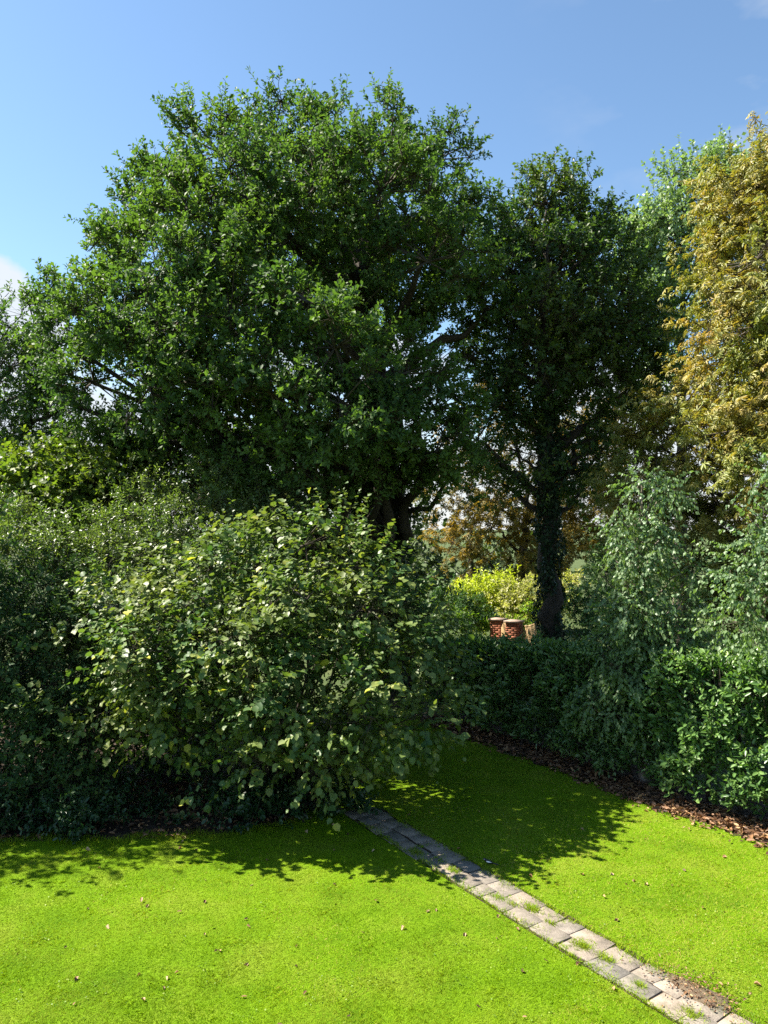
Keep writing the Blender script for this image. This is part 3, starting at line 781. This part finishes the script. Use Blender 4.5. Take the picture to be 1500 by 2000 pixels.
LFT = [(70, 740, 21.5, 60), (110, 800, 21.5, 55), (20, 640, 22, 50), (20, 720, 22, 70), (-40, 660, 22, 80), (60, 820, 22, 70, .8), (-10, 860, 22, 85), (90, 910, 22.5, 60, .8), (20, 960, 22, 80), (-60, 780, 23, 120), (-70, 940, 22, 110), (120, 990, 22.5, 60)]
b5 = at(-60, 1100, 23); b5[2] = 0
plant('ash_tree', 'light green tree at the picture\'s left edge beside the oak', 'tree', b5, px_blobs(LFT), (tmpl_diamond(.5, .5, .08), 'left_tree', .12), 25000, 9,
      trunk=dict(pts=[b5, b5 + (0, 0, 4), b5 + (.2, 0, 9.5)], r=[.3, .22, .07], clear=2.5), limb_r=.1, fol=dict(lpt=12, twig=.42, spike=.25, shell=.35), twig_r=.008)

MAP = [(100, 925, 19, 58), (170, 935, 19, 55), (60, 975, 18.8, 55), (215, 975, 19, 50), (140, 990, 18.8, 60), (255, 920, 19.5, 40, .7), (20, 930, 19, 45, .7)]
b6 = at(140, 1100, 20.3); b6[2] = 0
plant('field_maple', 'bright yellow-green young maple beneath the oak\'s left limbs', 'tree', b6, px_blobs(MAP), (tmpl_diamond(.9, .5, .06), 'maple', .11), 14000, 10,
      trunk=dict(pts=[b6, b6 + (0, 0, 3), b6 + (.1, 0, 6)], r=[.11, .08, .03], clear=1.2), limb_r=.035, fol=dict(lpt=10, twig=.35, nrnd=.7), twig_r=.005)
PUR = [(235, 985, 22, 32), (330, 1010, 22, 35), (285, 1000, 22.5, 32)]
b7 = at(290, 1100, 22.3); b7[2] = 0
plant('purple_plum', 'dark purple-leaved plum half hidden under the oak limbs', 'tree', b7, px_blobs(PUR), (tmpl_diamond(.5, .5, .08), 'purple', .08), 3500, 12,
      trunk=dict(pts=[b7, b7 + (0, 0, 3), b7 + (0, 0, 5.4)], r=[.09, .07, .03], clear=1.2), limb_r=.03, fol=dict(lpt=10, twig=.35), twig_r=.005)

# ------------------------------------------------------------------ birches (weeping)
def birch(label, xt, Y, top, rows, seed, nl):
    b = at(xt, 1100, Y); b[2] = 0
    bl = []
    rng = np.random.default_rng(seed)
    for (y, hw, k) in rows:
        for q in range(k):
            u = -1 + 2 * (q + .5) / k
            x = xt + u * hw * .8 + rng.normal() * 13
            dY = math.sqrt(max(0, 1 - u * u)) * hw * .6 * Y / F
            for sgn in (-1, 1):
                rr = max(16, hw / k * .9) * (.5 + .9 * rng.random())
                c = at(x, y + rng.normal() * 22, Y + sgn * dY * .9)
                rm = rr * Y / F
                bl.append((c, np.array((rm, rm, rm * 1.1)), 1.0 if sgn < 0 else .6))
    tz = at(xt, top + 55, Y)
    tr = [b, b * .6 + tz * .4, tz]
    root = plant('weeping_birch', label, 'tree', b, bl, (tmpl_diamond(.72, .4, .05, .08), 'birch', .066), nl, seed, trunk=dict(pts=tr, r=[.075, .05, .012], clear=.6, wob=.02), limb_r=.022,
                 bark='birch_bark', fol=dict(lpt=16, twig=.55, up=-.5, out=.55, rnd=.85, droop=.9, spread=.6, nup=.35, nout=.9, nrnd=.6, sub_r=.35, shell=.35, tw_per_sub=7, spike=.15), twig_r=.003, sub_branch_r=.007)
    return root
birch('slender weeping birch with hanging twigs standing in front of the dark hedge', 1255, 15.25, 895,
      [(925, 12, 1), (965, 30, 2), (1015, 52, 3), (1070, 78, 4), (1140, 105, 5), (1205, 120, 5), (1270, 125, 5), (1330, 115, 5), (1385, 85, 4)], 31, 27000)
birch('weeping birch with small leaves cut off by the right edge above the hedge', 1545, 12.9, 830,
      [(900, 50, 2), (960, 85, 3), (1030, 120, 4), (1100, 140, 5), (1170, 150, 5), (1235, 145, 5)], 32, 15000)

# ------------------------------------------------------------------ the laurel hedge
def hedge():
    rng = np.random.default_rng(41)
    root = empty('laurel_hedge', (4.4, 16.0, 0), 'glossy dark green laurel hedge along the right side of the lawn', 'hedge')
    seg = np.linalg.norm(np.diff(HF, axis=0), axis=1); cum = np.concatenate(([0], np.cumsum(seg)))
    Lh = cum[-1]
    def frame(s):
        x = np.interp(s, cum, HF[:, 0]); y = np.interp(s, cum, HF[:, 1])
        e = .3
        tx = np.interp(s + e, cum, HF[:, 0]) - np.interp(s - e, cum, HF[:, 0]); ty = np.interp(s + e, cum, HF[:, 1]) - np.interp(s - e, cum, HF[:, 1])
        t = unit(np.stack((tx, ty), 1))
        return np.stack((x, y), 1), np.stack((-t[:, 1], t[:, 0]), 1), np.interp(s, cum, HT)
    def lump(s, z):
        return .16 * np.sin(s * 2.3 + 1.3 * np.sin(z * 2.1)) + .12 * np.sin(s * 4.9 + z * 3.7) + .08 * np.sin(s * 9.1 - z * 6.3) + .06 * np.sin(z * 11 + s * 3)
    # shoots on the front face, the top and the back
    nf, ntp, nb = 6200, 2500, 700
    s = rng.random(nf) * Lh
    p, n2, h = frame(s)
    z = .12 + (h - .15) * rng.random(nf) ** .85
    n3 = np.concatenate((n2, np.zeros((nf, 1))), 1)
    roll = np.clip((z - (h - .45)) / .45, 0, 1) ** 2 * .35
    base_in = -.02 + lump(s, z) - roll - .30 * np.abs(rng.normal(size=nf)) ** 1.4 + .12 * np.clip(1 - z / .5, 0, 1) * -1
    A1 = np.concatenate((p + n2 * base_in[:, None], z[:, None]), 1); O1 = n3 + np.stack((0 * z, 0 * z, roll * 2), 1)
    s = rng.random(ntp) * Lh
    p, n2, h = frame(s)
    dd = -rng.random(ntp) * 1.25
    A2 = np.concatenate((p + n2 * dd[:, None], (h - .05 + .5 * lump(s, dd * 2) - .15 * np.abs(rng.normal(size=ntp)))[:, None]), 1); O2 = np.tile(np.array((0, 0, 1.0)), (ntp, 1)) + .3 * np.concatenate((n2, np.zeros((ntp, 1))), 1)
    s = rng.random(nb) * Lh
    p, n2, h = frame(s)
    A3 = np.concatenate((p + n2 * (-1.25 + lump(s, s) * .7)[:, None], (.2 + (h - .2) * rng.random(nb))[:, None]), 1); O3 = -np.concatenate((n2, np.zeros((nb, 1))), 1)
    A = np.concatenate((A1, A2, A3)); O = unit(np.concatenate((O1, O2, O3)))
    n = len(A)
    T = unit(.55 * O + np.array((0, 0, .75)) + .35 * rng.normal(size=(n, 3)))
    ln = .16 + .12 * rng.random(n)
    lpt = 7
    u = np.linspace(.05, 1, lpt)[None, :]
    P = A[:, None, :] + T[:, None, :] * (ln[:, None] * u)[..., None]
    a = unit(np.cross(T, rdir(rng, n))); b = np.cross(T, a)
    ph = np.arange(lpt)[None, :] * 2.4 + rng.random((n, 1)) * 6.28
    rad = np.cos(ph)[..., None] * a[:, None, :] + np.sin(ph)[..., None] * b[:, None, :]
    D = T[:, None, :] * .55 + rad * .8 + O[:, None, :] * .35 + .15 * rng.normal(size=(n, lpt, 3))
    Nn = T[:, None, :] * .7 - rad * .2 + .3 * rng.normal(size=(n, lpt, 3)) + O[:, None, :] * .5 + .55 * np.array(to_sun)
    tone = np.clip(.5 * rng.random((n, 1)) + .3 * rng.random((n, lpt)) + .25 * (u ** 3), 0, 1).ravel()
    size = (.118 * (1 + .2 * rng.normal(size=(n, lpt))).clip(.5, 1.6)).ravel()
    P, D, Nn = (x.reshape(-1, 3) for x in (P, D, Nn))
    # the nearest leaves of the front face are parts of their own
    tm = tmpl_oval(.40, .06, .12, .34)
    tm4 = (np.array([(0, 0, 0), (.17, .28, .05), (.19, .68, .04), (0, 1, -.12), (-.19, .68, .04), (-.17, .28, .05)], float), np.array([(0, 1, 2), (0, 2, 3), (0, 3, 4), (0, 4, 5)]))
    dist = np.linalg.norm(P - np.array((0, 0, CAM_H)), axis=1)
    uu = P[:, 0] / P[:, 1] * F + 750
    ok = np.nonzero((uu > 1150) & (uu < 1495) & (np.arange(len(P)) < nf * lpt))[0]
    pick = ok[np.argsort(-(size[ok] / dist[ok]) - .0 * dist[ok])][:900]
    pick = rng.permutation(pick)[:300]
    shared = []
    for v in range(5):
        me = mesh_np('leaf', tm[0] * np.array((1 + .1 * (v - 2), 1, 1 + .3 * (v - 2))), [tm[1]], np.full(len(tm[0]), .15 + .18 * v))
        me.materials.append(M['laurel']); shared.append(me)
    for q, i in enumerate(pick):
        d = unit(D[i]); sd = unit(np.cross(d, Nn[i])); nn = np.cross(sd, d)
        o = bpy.data.objects.new('leaf', shared[q % 5]); C.objects.link(o)
        o.parent = root
        k = size[i]; q0 = P[i] - np.array(root.location)
        o.matrix_basis = Matrix([[sd[j] * k, d[j] * k, nn[j] * k, q0[j]] for j in range(3)] + [[0, 0, 0, 1]])
    m = np.ones(len(P), bool); m[pick] = False
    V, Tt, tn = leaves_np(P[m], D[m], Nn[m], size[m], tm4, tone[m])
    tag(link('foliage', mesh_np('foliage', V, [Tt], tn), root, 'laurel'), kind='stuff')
    tb = Tubes(); tb.ribbons(A, A + T * ln[:, None], .006, .003)
    tb.sticks(A[::2] - O[::2] * .35 - np.array((0, 0, .15)), A[::2], .010, .006)
    tag(link('twigs', tb.mesh('twigs', False), root, 'twig'), kind='stuff')
    for k in range(22):                                 # woody stems inside
        s = np.array([Lh * (k + .5) / 22]); p, n2, h = frame(s)
        q = np.array((*(p[0] - n2[0] * (.6 + .1 * rng.normal())), 0))
        tbs = Tubes(); tbs.add(curve(q, q + np.array((.1 * rng.normal(), .1 * rng.normal(), 1.2)), q + np.array((.2 * rng.normal(), .2 * rng.normal(), h[0] - .3)), 8, rng, .04), np.linspace(.05, .015, 8), 6)
        link('stem', tbs.mesh('stem'), root, 'bark')
hedge()

# ------------------------------------------------------------------ the big round-leaved hazel and its neighbours
def hazel():
    rng = np.random.default_rng(51)
    c0 = np.array((-2.1, 14.9, 0))
    bl = []
    rows = [(1060, .36, 4), (1120, .62, 6), (1190, .80, 8), (1260, .90, 9), (1330, .97, 10), (1400, 1.0, 10), (1460, .93, 8), (1515, .62, 5)]
    for (y, wf, k) in rows:
        for q in range(k):
            u = -1 + 2 * (q + .5 + .35 * rng.normal()) / k
            u = float(np.clip(u, -1, 1))
            if y > 1450 and -.78 < u < -.42: continue     # the hollow at the left front
            x = 505 + u * (405 if u < 0 else 358) * wf + (65 if y < 1150 else 0)
            dep = 14.9 - 2.3 * wf * math.sqrt(max(0, 1 - u * u * .9)) * (1.0 if y < 1480 else .75) + .25 * rng.normal()
            if y < 1130: dep += .6
            r_ = (58 if y < 1500 else 45) * (.85 + .4 * rng.random())
            rm = r_ * dep / F
            bl.append((at(x, y + 18 * rng.normal(), dep), np.array((rm * 1.15, rm * 1.05, rm * .55)), 1.0))
    for k in range(16):                                   # back and inside
        a = rng.random() * 6.28
        bl.append((c0 + np.array((2.5 * math.cos(a), abs(1.9 * math.sin(a)), 1.6 + 2.6 * rng.random())), np.array((.8, .8, .5)), .7))
    root = plant('hazel_shrub', 'large spreading shrub with big round pale leaves in the middle of the garden', 'shrub', (c0[0] + .4, c0[1] - .8, 0), bl, (tmpl_round(.92), 'hazel', .088), 37000, 52,
                 stems=True, limb_r=.035, limb_every=2, fol=dict(lpt=9, twig=.50, planar=True, nsun=.35, out=.9, up=.05, rnd=.5, nup=.95, nout=.55, nrnd=.38, droop=.25, spread=.75, sub_r=.30, tw_per_sub=5, shell=.3, spike=.3, lvar=.34),
                 twig_r=.004, sub_branch_r=.010, n_parts=300)
hazel()

def shrub(name, label, bl, leaf, n, seed, cat='shrub', base=None, limb_r=.025, **f):
    b = np.mean([c for c, _, _ in bl], axis=0) if base is None else np.array(base, float)
    b = np.array((b[0], b[1], 0.0))
    fo = dict(lpt=11, twig=.3, spike=.2); fo.update(f)
    return plant(name, label, cat, b, bl, leaf, n, seed, stems=True, limb_r=limb_r, limb_every=2, fol=fo, twig_r=.004, sub_branch_r=.009)

DK = [(20, 1150, 15.0, 65), (90, 1140, 15.2, 60), (150, 1190, 15.4, 50), (20, 1240, 14.4, 75), (100, 1240, 14.6, 65), (10, 1340, 13.9, 80), (90, 1340, 14, 65), (20, 1450, 13.4, 80), (95, 1450, 13.6, 68), (30, 1540, 13.0, 70), (100, 1535, 13.1, 60), (160, 1490, 13.6, 52), (160, 1560, 13.1, 45), (60, 1500, 14.2, 80),
      (-60, 1380, 13.8, 90), (60, 1280, 16, 110, .8), (90, 1400, 15.5, 90, .7)]
DKW = [(np.array(c_), np.array((1.2, 1.2, 1.05)), .9) for c_ in ((-8.7, 14.2, 1.6), (-8.9, 14.6, 3.4), (-8.6, 14.8, 5.2), (-9.0, 13.3, 2.6), (-9.2, 13.6, 4.6), (-10.4, 13.5, 2.0), (-10.6, 13.8, 4.0), (-10.3, 14.0, 5.8), (-9.3, 14.4, 6.4), (-8.2, 13.0, 1.2), (-7.9, 12.9, 2.8), (-8.0, 13.4, 4.4))]
DKW += px_blobs([(-70, 1200, 14.5, 100), (-70, 1540, 13, 85)])
shrub('privet_shrub', 'edge of another dark shrub that continues past the picture\'s left border', DKW, (tmpl_diamond(.55, .5, .07), 'shrub_dark', .11), 22000, 66, up=.5, base=(-9.0, 14.0, 0))
shrub('privet_shrub', 'tall dark small-leaved shrub at the left edge of the lawn', px_blobs(DK), (tmpl_diamond(.46, .5, .07), 'shrub_dark', .074), 46000, 61, up=.5)
LT = [(15, 1040, 16.8, 55), (80, 1065, 16.5, 52), (150, 1050, 16.9, 48), (215, 1060, 16.6, 50), (270, 985, 17.2, 42), (330, 1025, 16.8, 50), (385, 975, 17.4, 42), (440, 1015, 17.2, 45), (210, 1110, 16.0, 55), (300, 1090, 16.4, 55), (120, 1105, 16.0, 50), (390, 1060, 16.8, 48), (505, 1000, 17.6, 45), (50, 1090, 15.9, 50), (560, 1020, 17.6, 40), (420, 930, 18, 34)]
shrub('spiraea_shrub', 'light feathery green shrub between the oak and the round-leaved shrub', px_blobs(LT), (tmpl_diamond(.40, .5, .06), 'shrub_light', .08), 32000, 62, up=.8, nrnd=.8, spike=.4, sub_r=.3)

SHD = [(170, 1300, 16, 75), (260, 1280, 16.2, 80), (350, 1290, 16.4, 80), (180, 1400, 15.8, 80), (280, 1400, 16, 85), (380, 1400, 16.2, 80), (220, 1490, 15.6, 60), (320, 1500, 15.8, 65), (420, 1490, 16, 60), (470, 1350, 16.4, 80), (560, 1420, 16.6, 80)]
shrub('evergreen_shrub', 'dark shaded evergreen shrub in the hollow behind the round-leaved shrub', px_blobs(SHD), (tmpl_diamond(.5, .5, .07), 'shrub_dark', .085), 24000, 65, up=.3)
UND = [(420, 1600, 13.0, 30), (470, 1585, 13.2, 40), (530, 1580, 13.2, 45), (590, 1575, 13.3, 45), (650, 1580, 13.5, 35), (690, 1560, 13.8, 30), (500, 1540, 13.6, 45), (600, 1530, 13.8, 45), (440, 1545, 13.8, 40)]
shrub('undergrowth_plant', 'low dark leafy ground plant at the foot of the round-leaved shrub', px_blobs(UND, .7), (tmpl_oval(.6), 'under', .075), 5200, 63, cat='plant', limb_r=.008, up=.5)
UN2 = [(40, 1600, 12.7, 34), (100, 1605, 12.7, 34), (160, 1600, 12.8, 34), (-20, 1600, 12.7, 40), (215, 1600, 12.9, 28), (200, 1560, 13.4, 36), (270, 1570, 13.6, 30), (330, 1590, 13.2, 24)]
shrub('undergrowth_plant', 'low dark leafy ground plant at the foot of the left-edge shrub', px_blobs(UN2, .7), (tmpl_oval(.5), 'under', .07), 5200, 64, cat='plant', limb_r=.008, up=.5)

# ------------------------------------------------------------------ beyond the hedge: gate, fence, garden shrubs
shrub('golden_shrub', 'sunlit acid-yellow shrub behind the brick gate pillars', px_blobs([(925, 1165, 30.5, 32), (965, 1160, 30.5, 32), (990, 1155, 31, 34), (900, 1170, 30, 20), (950, 1195, 30.5, 34)]), (tmpl_diamond(.4, .5), 'golden', .14), 7000, 71)
shrub('variegated_shrub', 'cream-green sunlit shrub between the pillars and the ivy-covered trunk', px_blobs([(1005, 1175, 29.6, 32), (1030, 1165, 29.6, 34), (1055, 1180, 29.6, 32), (1120, 1145, 29.6, 22), (1010, 1195, 29.3, 30), (1090, 1180, 29.6, 30)]), (tmpl_diamond(.45, .5), 'variegated', .13), 6500, 72)
shrub('fern_bush', 'fresh green low foliage just above the wooden fence', px_blobs([(1020, 1212, 28.4, 16), (1045, 1205, 28.4, 18), (925, 1215, 28, 18), (905, 1225, 27, 18)]), (tmpl_diamond(.3, .5), 'fern', .14), 1800, 73)
shrub('dark_bush', 'dark evergreen bush left of the brick gate pillars', px_blobs([(925, 1195, 29, 24), (900, 1200, 28.5, 28), (870, 1190, 28, 35), (945, 1212, 29, 16), (880, 1230, 27, 30)]), (tmpl_diamond(.5, .5), 'shrub_dark', .12), 4200, 74)
shrub('shaded_bush', 'shaded green bush right of the ivy-covered trunk', px_blobs([(1120, 1200, 25, 36), (1160, 1170, 25.5, 40), (1200, 1210, 24, 45), (1130, 1240, 23.5, 30), (1260, 1230, 24, 50), (1330, 1250, 22, 50), (1180, 1110, 26, 40)]), (tmpl_diamond(.5, .5), 'shrub_dark', .11), 9000, 75)

def pillar(label, x, y_top, Y, rot):
    p = at(x, y_top, Y)
    H = p[2] - .07
    root = empty('brick_pillar', (p[0], p[1], 0), label, 'gate pillar', 'brick pillars at the gate')
    root.rotation_euler = (0, 0, rot)
    def add(name, me, loc, rz=0, mat=None):
        if mat and not me.materials: me.materials.append(M[mat])
        o = bpy.data.objects.new(name, me); C.objects.link(o); o.parent = root; o.location = loc; o.rotation_euler = (0, 0, rz)
        return o
    add('core', box_mesh('core', -.212, .212, -.212, .212, 0, H - .002), (0, 0, 0), 0, 'mortar')
    bm = box_mesh('brick', -.1075, .1075, -.051, .051, 0, .065); bm.materials.append(M['brick'])
    z, k = .01, 0
    while z + .065 < H:
        for (bx, by, br) in ((-.1125, -.169, 0), (.1125, -.169, 0), (-.1125, .169, 0), (.1125, .169, 0), (-.169, 0, R(90)), (.169, 0, R(90))):
            if k % 2: bx, by, br = -by, bx, br + R(90)
            add('brick', bm, (bx, by, z), br)
        z += .075; k += 1
    V = [(-.27, -.27, 0), (.27, -.27, 0), (.27, .27, 0), (-.27, .27, 0), (-.27, -.27, .05), (.27, -.27, .05), (.27, .27, .05), (-.27, .27, .05), (0, 0, .085)]
    me = mesh_np('coping', np.array(V), [np.array([(0, 3, 2, 1), (0, 1, 5, 4), (1, 2, 6, 5), (2, 3, 7, 6), (3, 0, 4, 7)]), np.array([(4, 5, 8), (5, 6, 8), (6, 7, 8), (7, 4, 8)])])
    add('coping', me, (0, 0, z), 0, 'stone')
    return p
pr = R(-36)
pl1 = pillar('far red brick gate pillar with stone cap, left of the arched gate', 973, 1207, 27.8, pr)
pl2 = pillar('near red brick gate pillar with stone cap, between gate and fence', 1004, 1209, 26.6, pr)

def paling(name, label, cat, A, B, n, topf, z0, rails):
    """a run of upright wooden pales from A to B (xy), with rails; topf(u) gives the height"""
    A, B = np.array(A), np.array(B)
    d = B - A; Ln = np.linalg.norm(d); ang = math.atan2(d[1], d[0])
    root = empty(name, (A[0], A[1], 0), label, cat)
    root.rotation_euler = (0, 0, ang)
    for k in range(n):
        u = (k + .5) / n; h = topf(u)
        me = box_mesh('pale', -.032, .032, -.011, .011, z0, h - .02, .008)
        me.materials.append(M['wood'])
        o = bpy.data.objects.new('pale', me); C.objects.link(o); o.parent = root; o.location = (u * Ln, -.02, 0)
    for f in rails:
        tb = Tubes()
        us = np.linspace(0, 1, 17)
        tb.add([(u * Ln, .012, f(u)) for u in us], np.full(17, .032), 6)
        me = tb.mesh('rail'); me.materials.append(M['wood'])
        o = bpy.data.objects.new('rail', me); C.objects.link(o); o.parent = root
    return root
g0, g1 = pl1[:2] + unit(pl2[:2] - pl1[:2]) * .3, pl2[:2] - unit(pl2[:2] - pl1[:2]) * .3
zt = pl2[2]
paling('arched_gate', 'small wooden gate with an arched top between the brick pillars', 'gate', g0, g1, 7, lambda u: zt - .42 + .24 * math.sin(math.pi * u), .1,
       [lambda u: zt - .40 + .24 * math.sin(math.pi * u), lambda u: .5, lambda u: 1.05])
f0 = pl2[:2] + np.array((.30, -.05)); f1 = at(1066, 1215, 24.6)[:2]
paling('picket_fence', 'wooden picket fence with a swooping top rail running from pillar to ivy-covered trunk', 'fence', f0, f1, 15, lambda u: zt - .16 - .10 * math.cos(u * 6.28 * .5 + .3) + .22 * u * u, .1,
       [lambda u: zt - .14 - .10 * math.cos(u * 6.28 * .5 + .3) + .22 * u * u, lambda u: .55, lambda u: 1.25])

# trees in the distance close the horizon
rngf = np.random.default_rng(81)
FAR = [(-60, 46, 9), (110, 48, 8.2), (300, 49, 7.8), (470, 47, 7.4), (630, 51, 6.2), (780, 49, 7.0), (920, 50, 6.2), (1060, 52, 7.0), (1230, 50, 7.5)]
for i, (x, Y, h) in enumerate(FAR):
    b = at(x, 1030, Y); b[2] = 0
    bl = []
    for k in range(9):
        a = rngf.random() * 6.28; rr = 2.6 * math.sqrt(rngf.random())
        bl.append((b + np.array((rr * math.cos(a), rr * math.sin(a) * .7, h * (.28 + .5 * rngf.random()))), np.array((1.5, 1.5, 1.3)), 1.0))
    bl.append((b + np.array((0, 0, h * .86)), np.array((1.4, 1.4, 1.1)), 1.0))
    plant('distant_tree', 'distant low tree glimpsed between the garden trees', 'tree', b, bl, (tmpl_diamond(.7, .5), 'far', .30), 2600, 90 + i, group='distant trees beyond the gardens',
          trunk=dict(pts=[b, b + (0, 0, 2), b + (0, 0, h * .8)], r=[.25, .2, .06], clear=1), limb_r=.08, fol=dict(lpt=10, twig=.6), sub_branch_r=0, twig_r=.012)

# ------------------------------------------------------------------ small things on the lawn
rng = np.random.default_rng(99)
tmf = tmpl_oval(.52, .16, .25)
fm = []
for v in range(6):
    V = tmf[0] * np.array((1 + .1 * (v - 2), 1, 1 + .5 * (v - 2)))
    me = mesh_np('fallen_leaf', V, [tmf[1]], np.full(len(V), .1 + .16 * v)); me.materials.append(M['pale_litter' if v % 2 else 'litter']); fm.append(me)
cnt = 0
spots = [(208, 1812), (290, 1770), (420, 1812), (425, 1860), (580, 1850), (146, 1912), (430, 1862), (275, 1905), (350, 1902), (575, 1890), (1020, 1990), (975, 1790), (650, 1730), (655, 1768), (600, 1940)]
while cnt < 100:
    if cnt < len(spots): p = gnd(*spots[cnt])
    else:
        Y = 7.6 + 6 * rng.random(); p = np.array(((rng.random() * 2 - 1) * Y * .5, Y, 0))
        ok, hx = inside_lawn(p[0], p[1])
        if not ok or p[0] > hx - .7: continue
    o = bpy.data.objects.new('fallen_leaf', fm[rng.integers(0, 6)]); C.objects.link(o)
    s = .055 * (.6 + .8 * rng.random())
    o.location = (p[0], p[1], .024)
    o.rotation_euler = (.4 * rng.normal(), .4 * rng.normal(), rng.random() * 6.28); o.scale = (s, s, s)
    tag(o, 'single dead leaf lying loose on the mown lawn', 'fallen leaf', 'dead leaves scattered over the lawn')
    cnt += 1

def bird():
    p = gnd(955, 1690)
    root = empty('bird', p, 'tiny black and white bird on the shaded grass beside the path', 'bird')
    rings = [(-.065, .040, .006), (-.05, .043, .015), (-.02, .048, .024), (.01, .054, .027), (.035, .064, .021), (.05, .075, .019), (.065, .082, .018), (.078, .083, .012), (.086, .081, .005), (.100, .079, .001)]
    tb = Tubes(); tb.add([(x, 0, z) for x, z, r in rings], [r for _, _, r in rings], 12)
    def put(name, tbx, mat):
        me = tbx.mesh(name); me.materials.append(M[mat]); o = bpy.data.objects.new(name, me); C.objects.link(o); o.parent = root; return o
    put('body', tb, 'black')
    t2 = Tubes(); t2.add([(-.06, 0, .040), (-.10, 0, .034), (-.145, 0, .030)], [.007, .010, .007], 6); put('tail', t2, 'black')
    for s in (-1, 1):
        t3 = Tubes(); t3.add([(.03, .017 * s, .06), (0, .024 * s, .058), (-.04, .016 * s, .052)], [.008, .012, .003], 6); put('wing', t3, 'white')
        t4 = Tubes(); t4.add([(.0, .010 * s, .034), (.004, .011 * s, 0)], [.0022, .0018], 5); put('leg', t4, 'black')
        t5 = Tubes(); t5.add([(.066, .011 * s, .080), (.074, .013 * s, .082)], [.008, .005], 6); put('cheek', t5, 'white')
    root.rotation_euler = (0, 0, R(160))
bird()
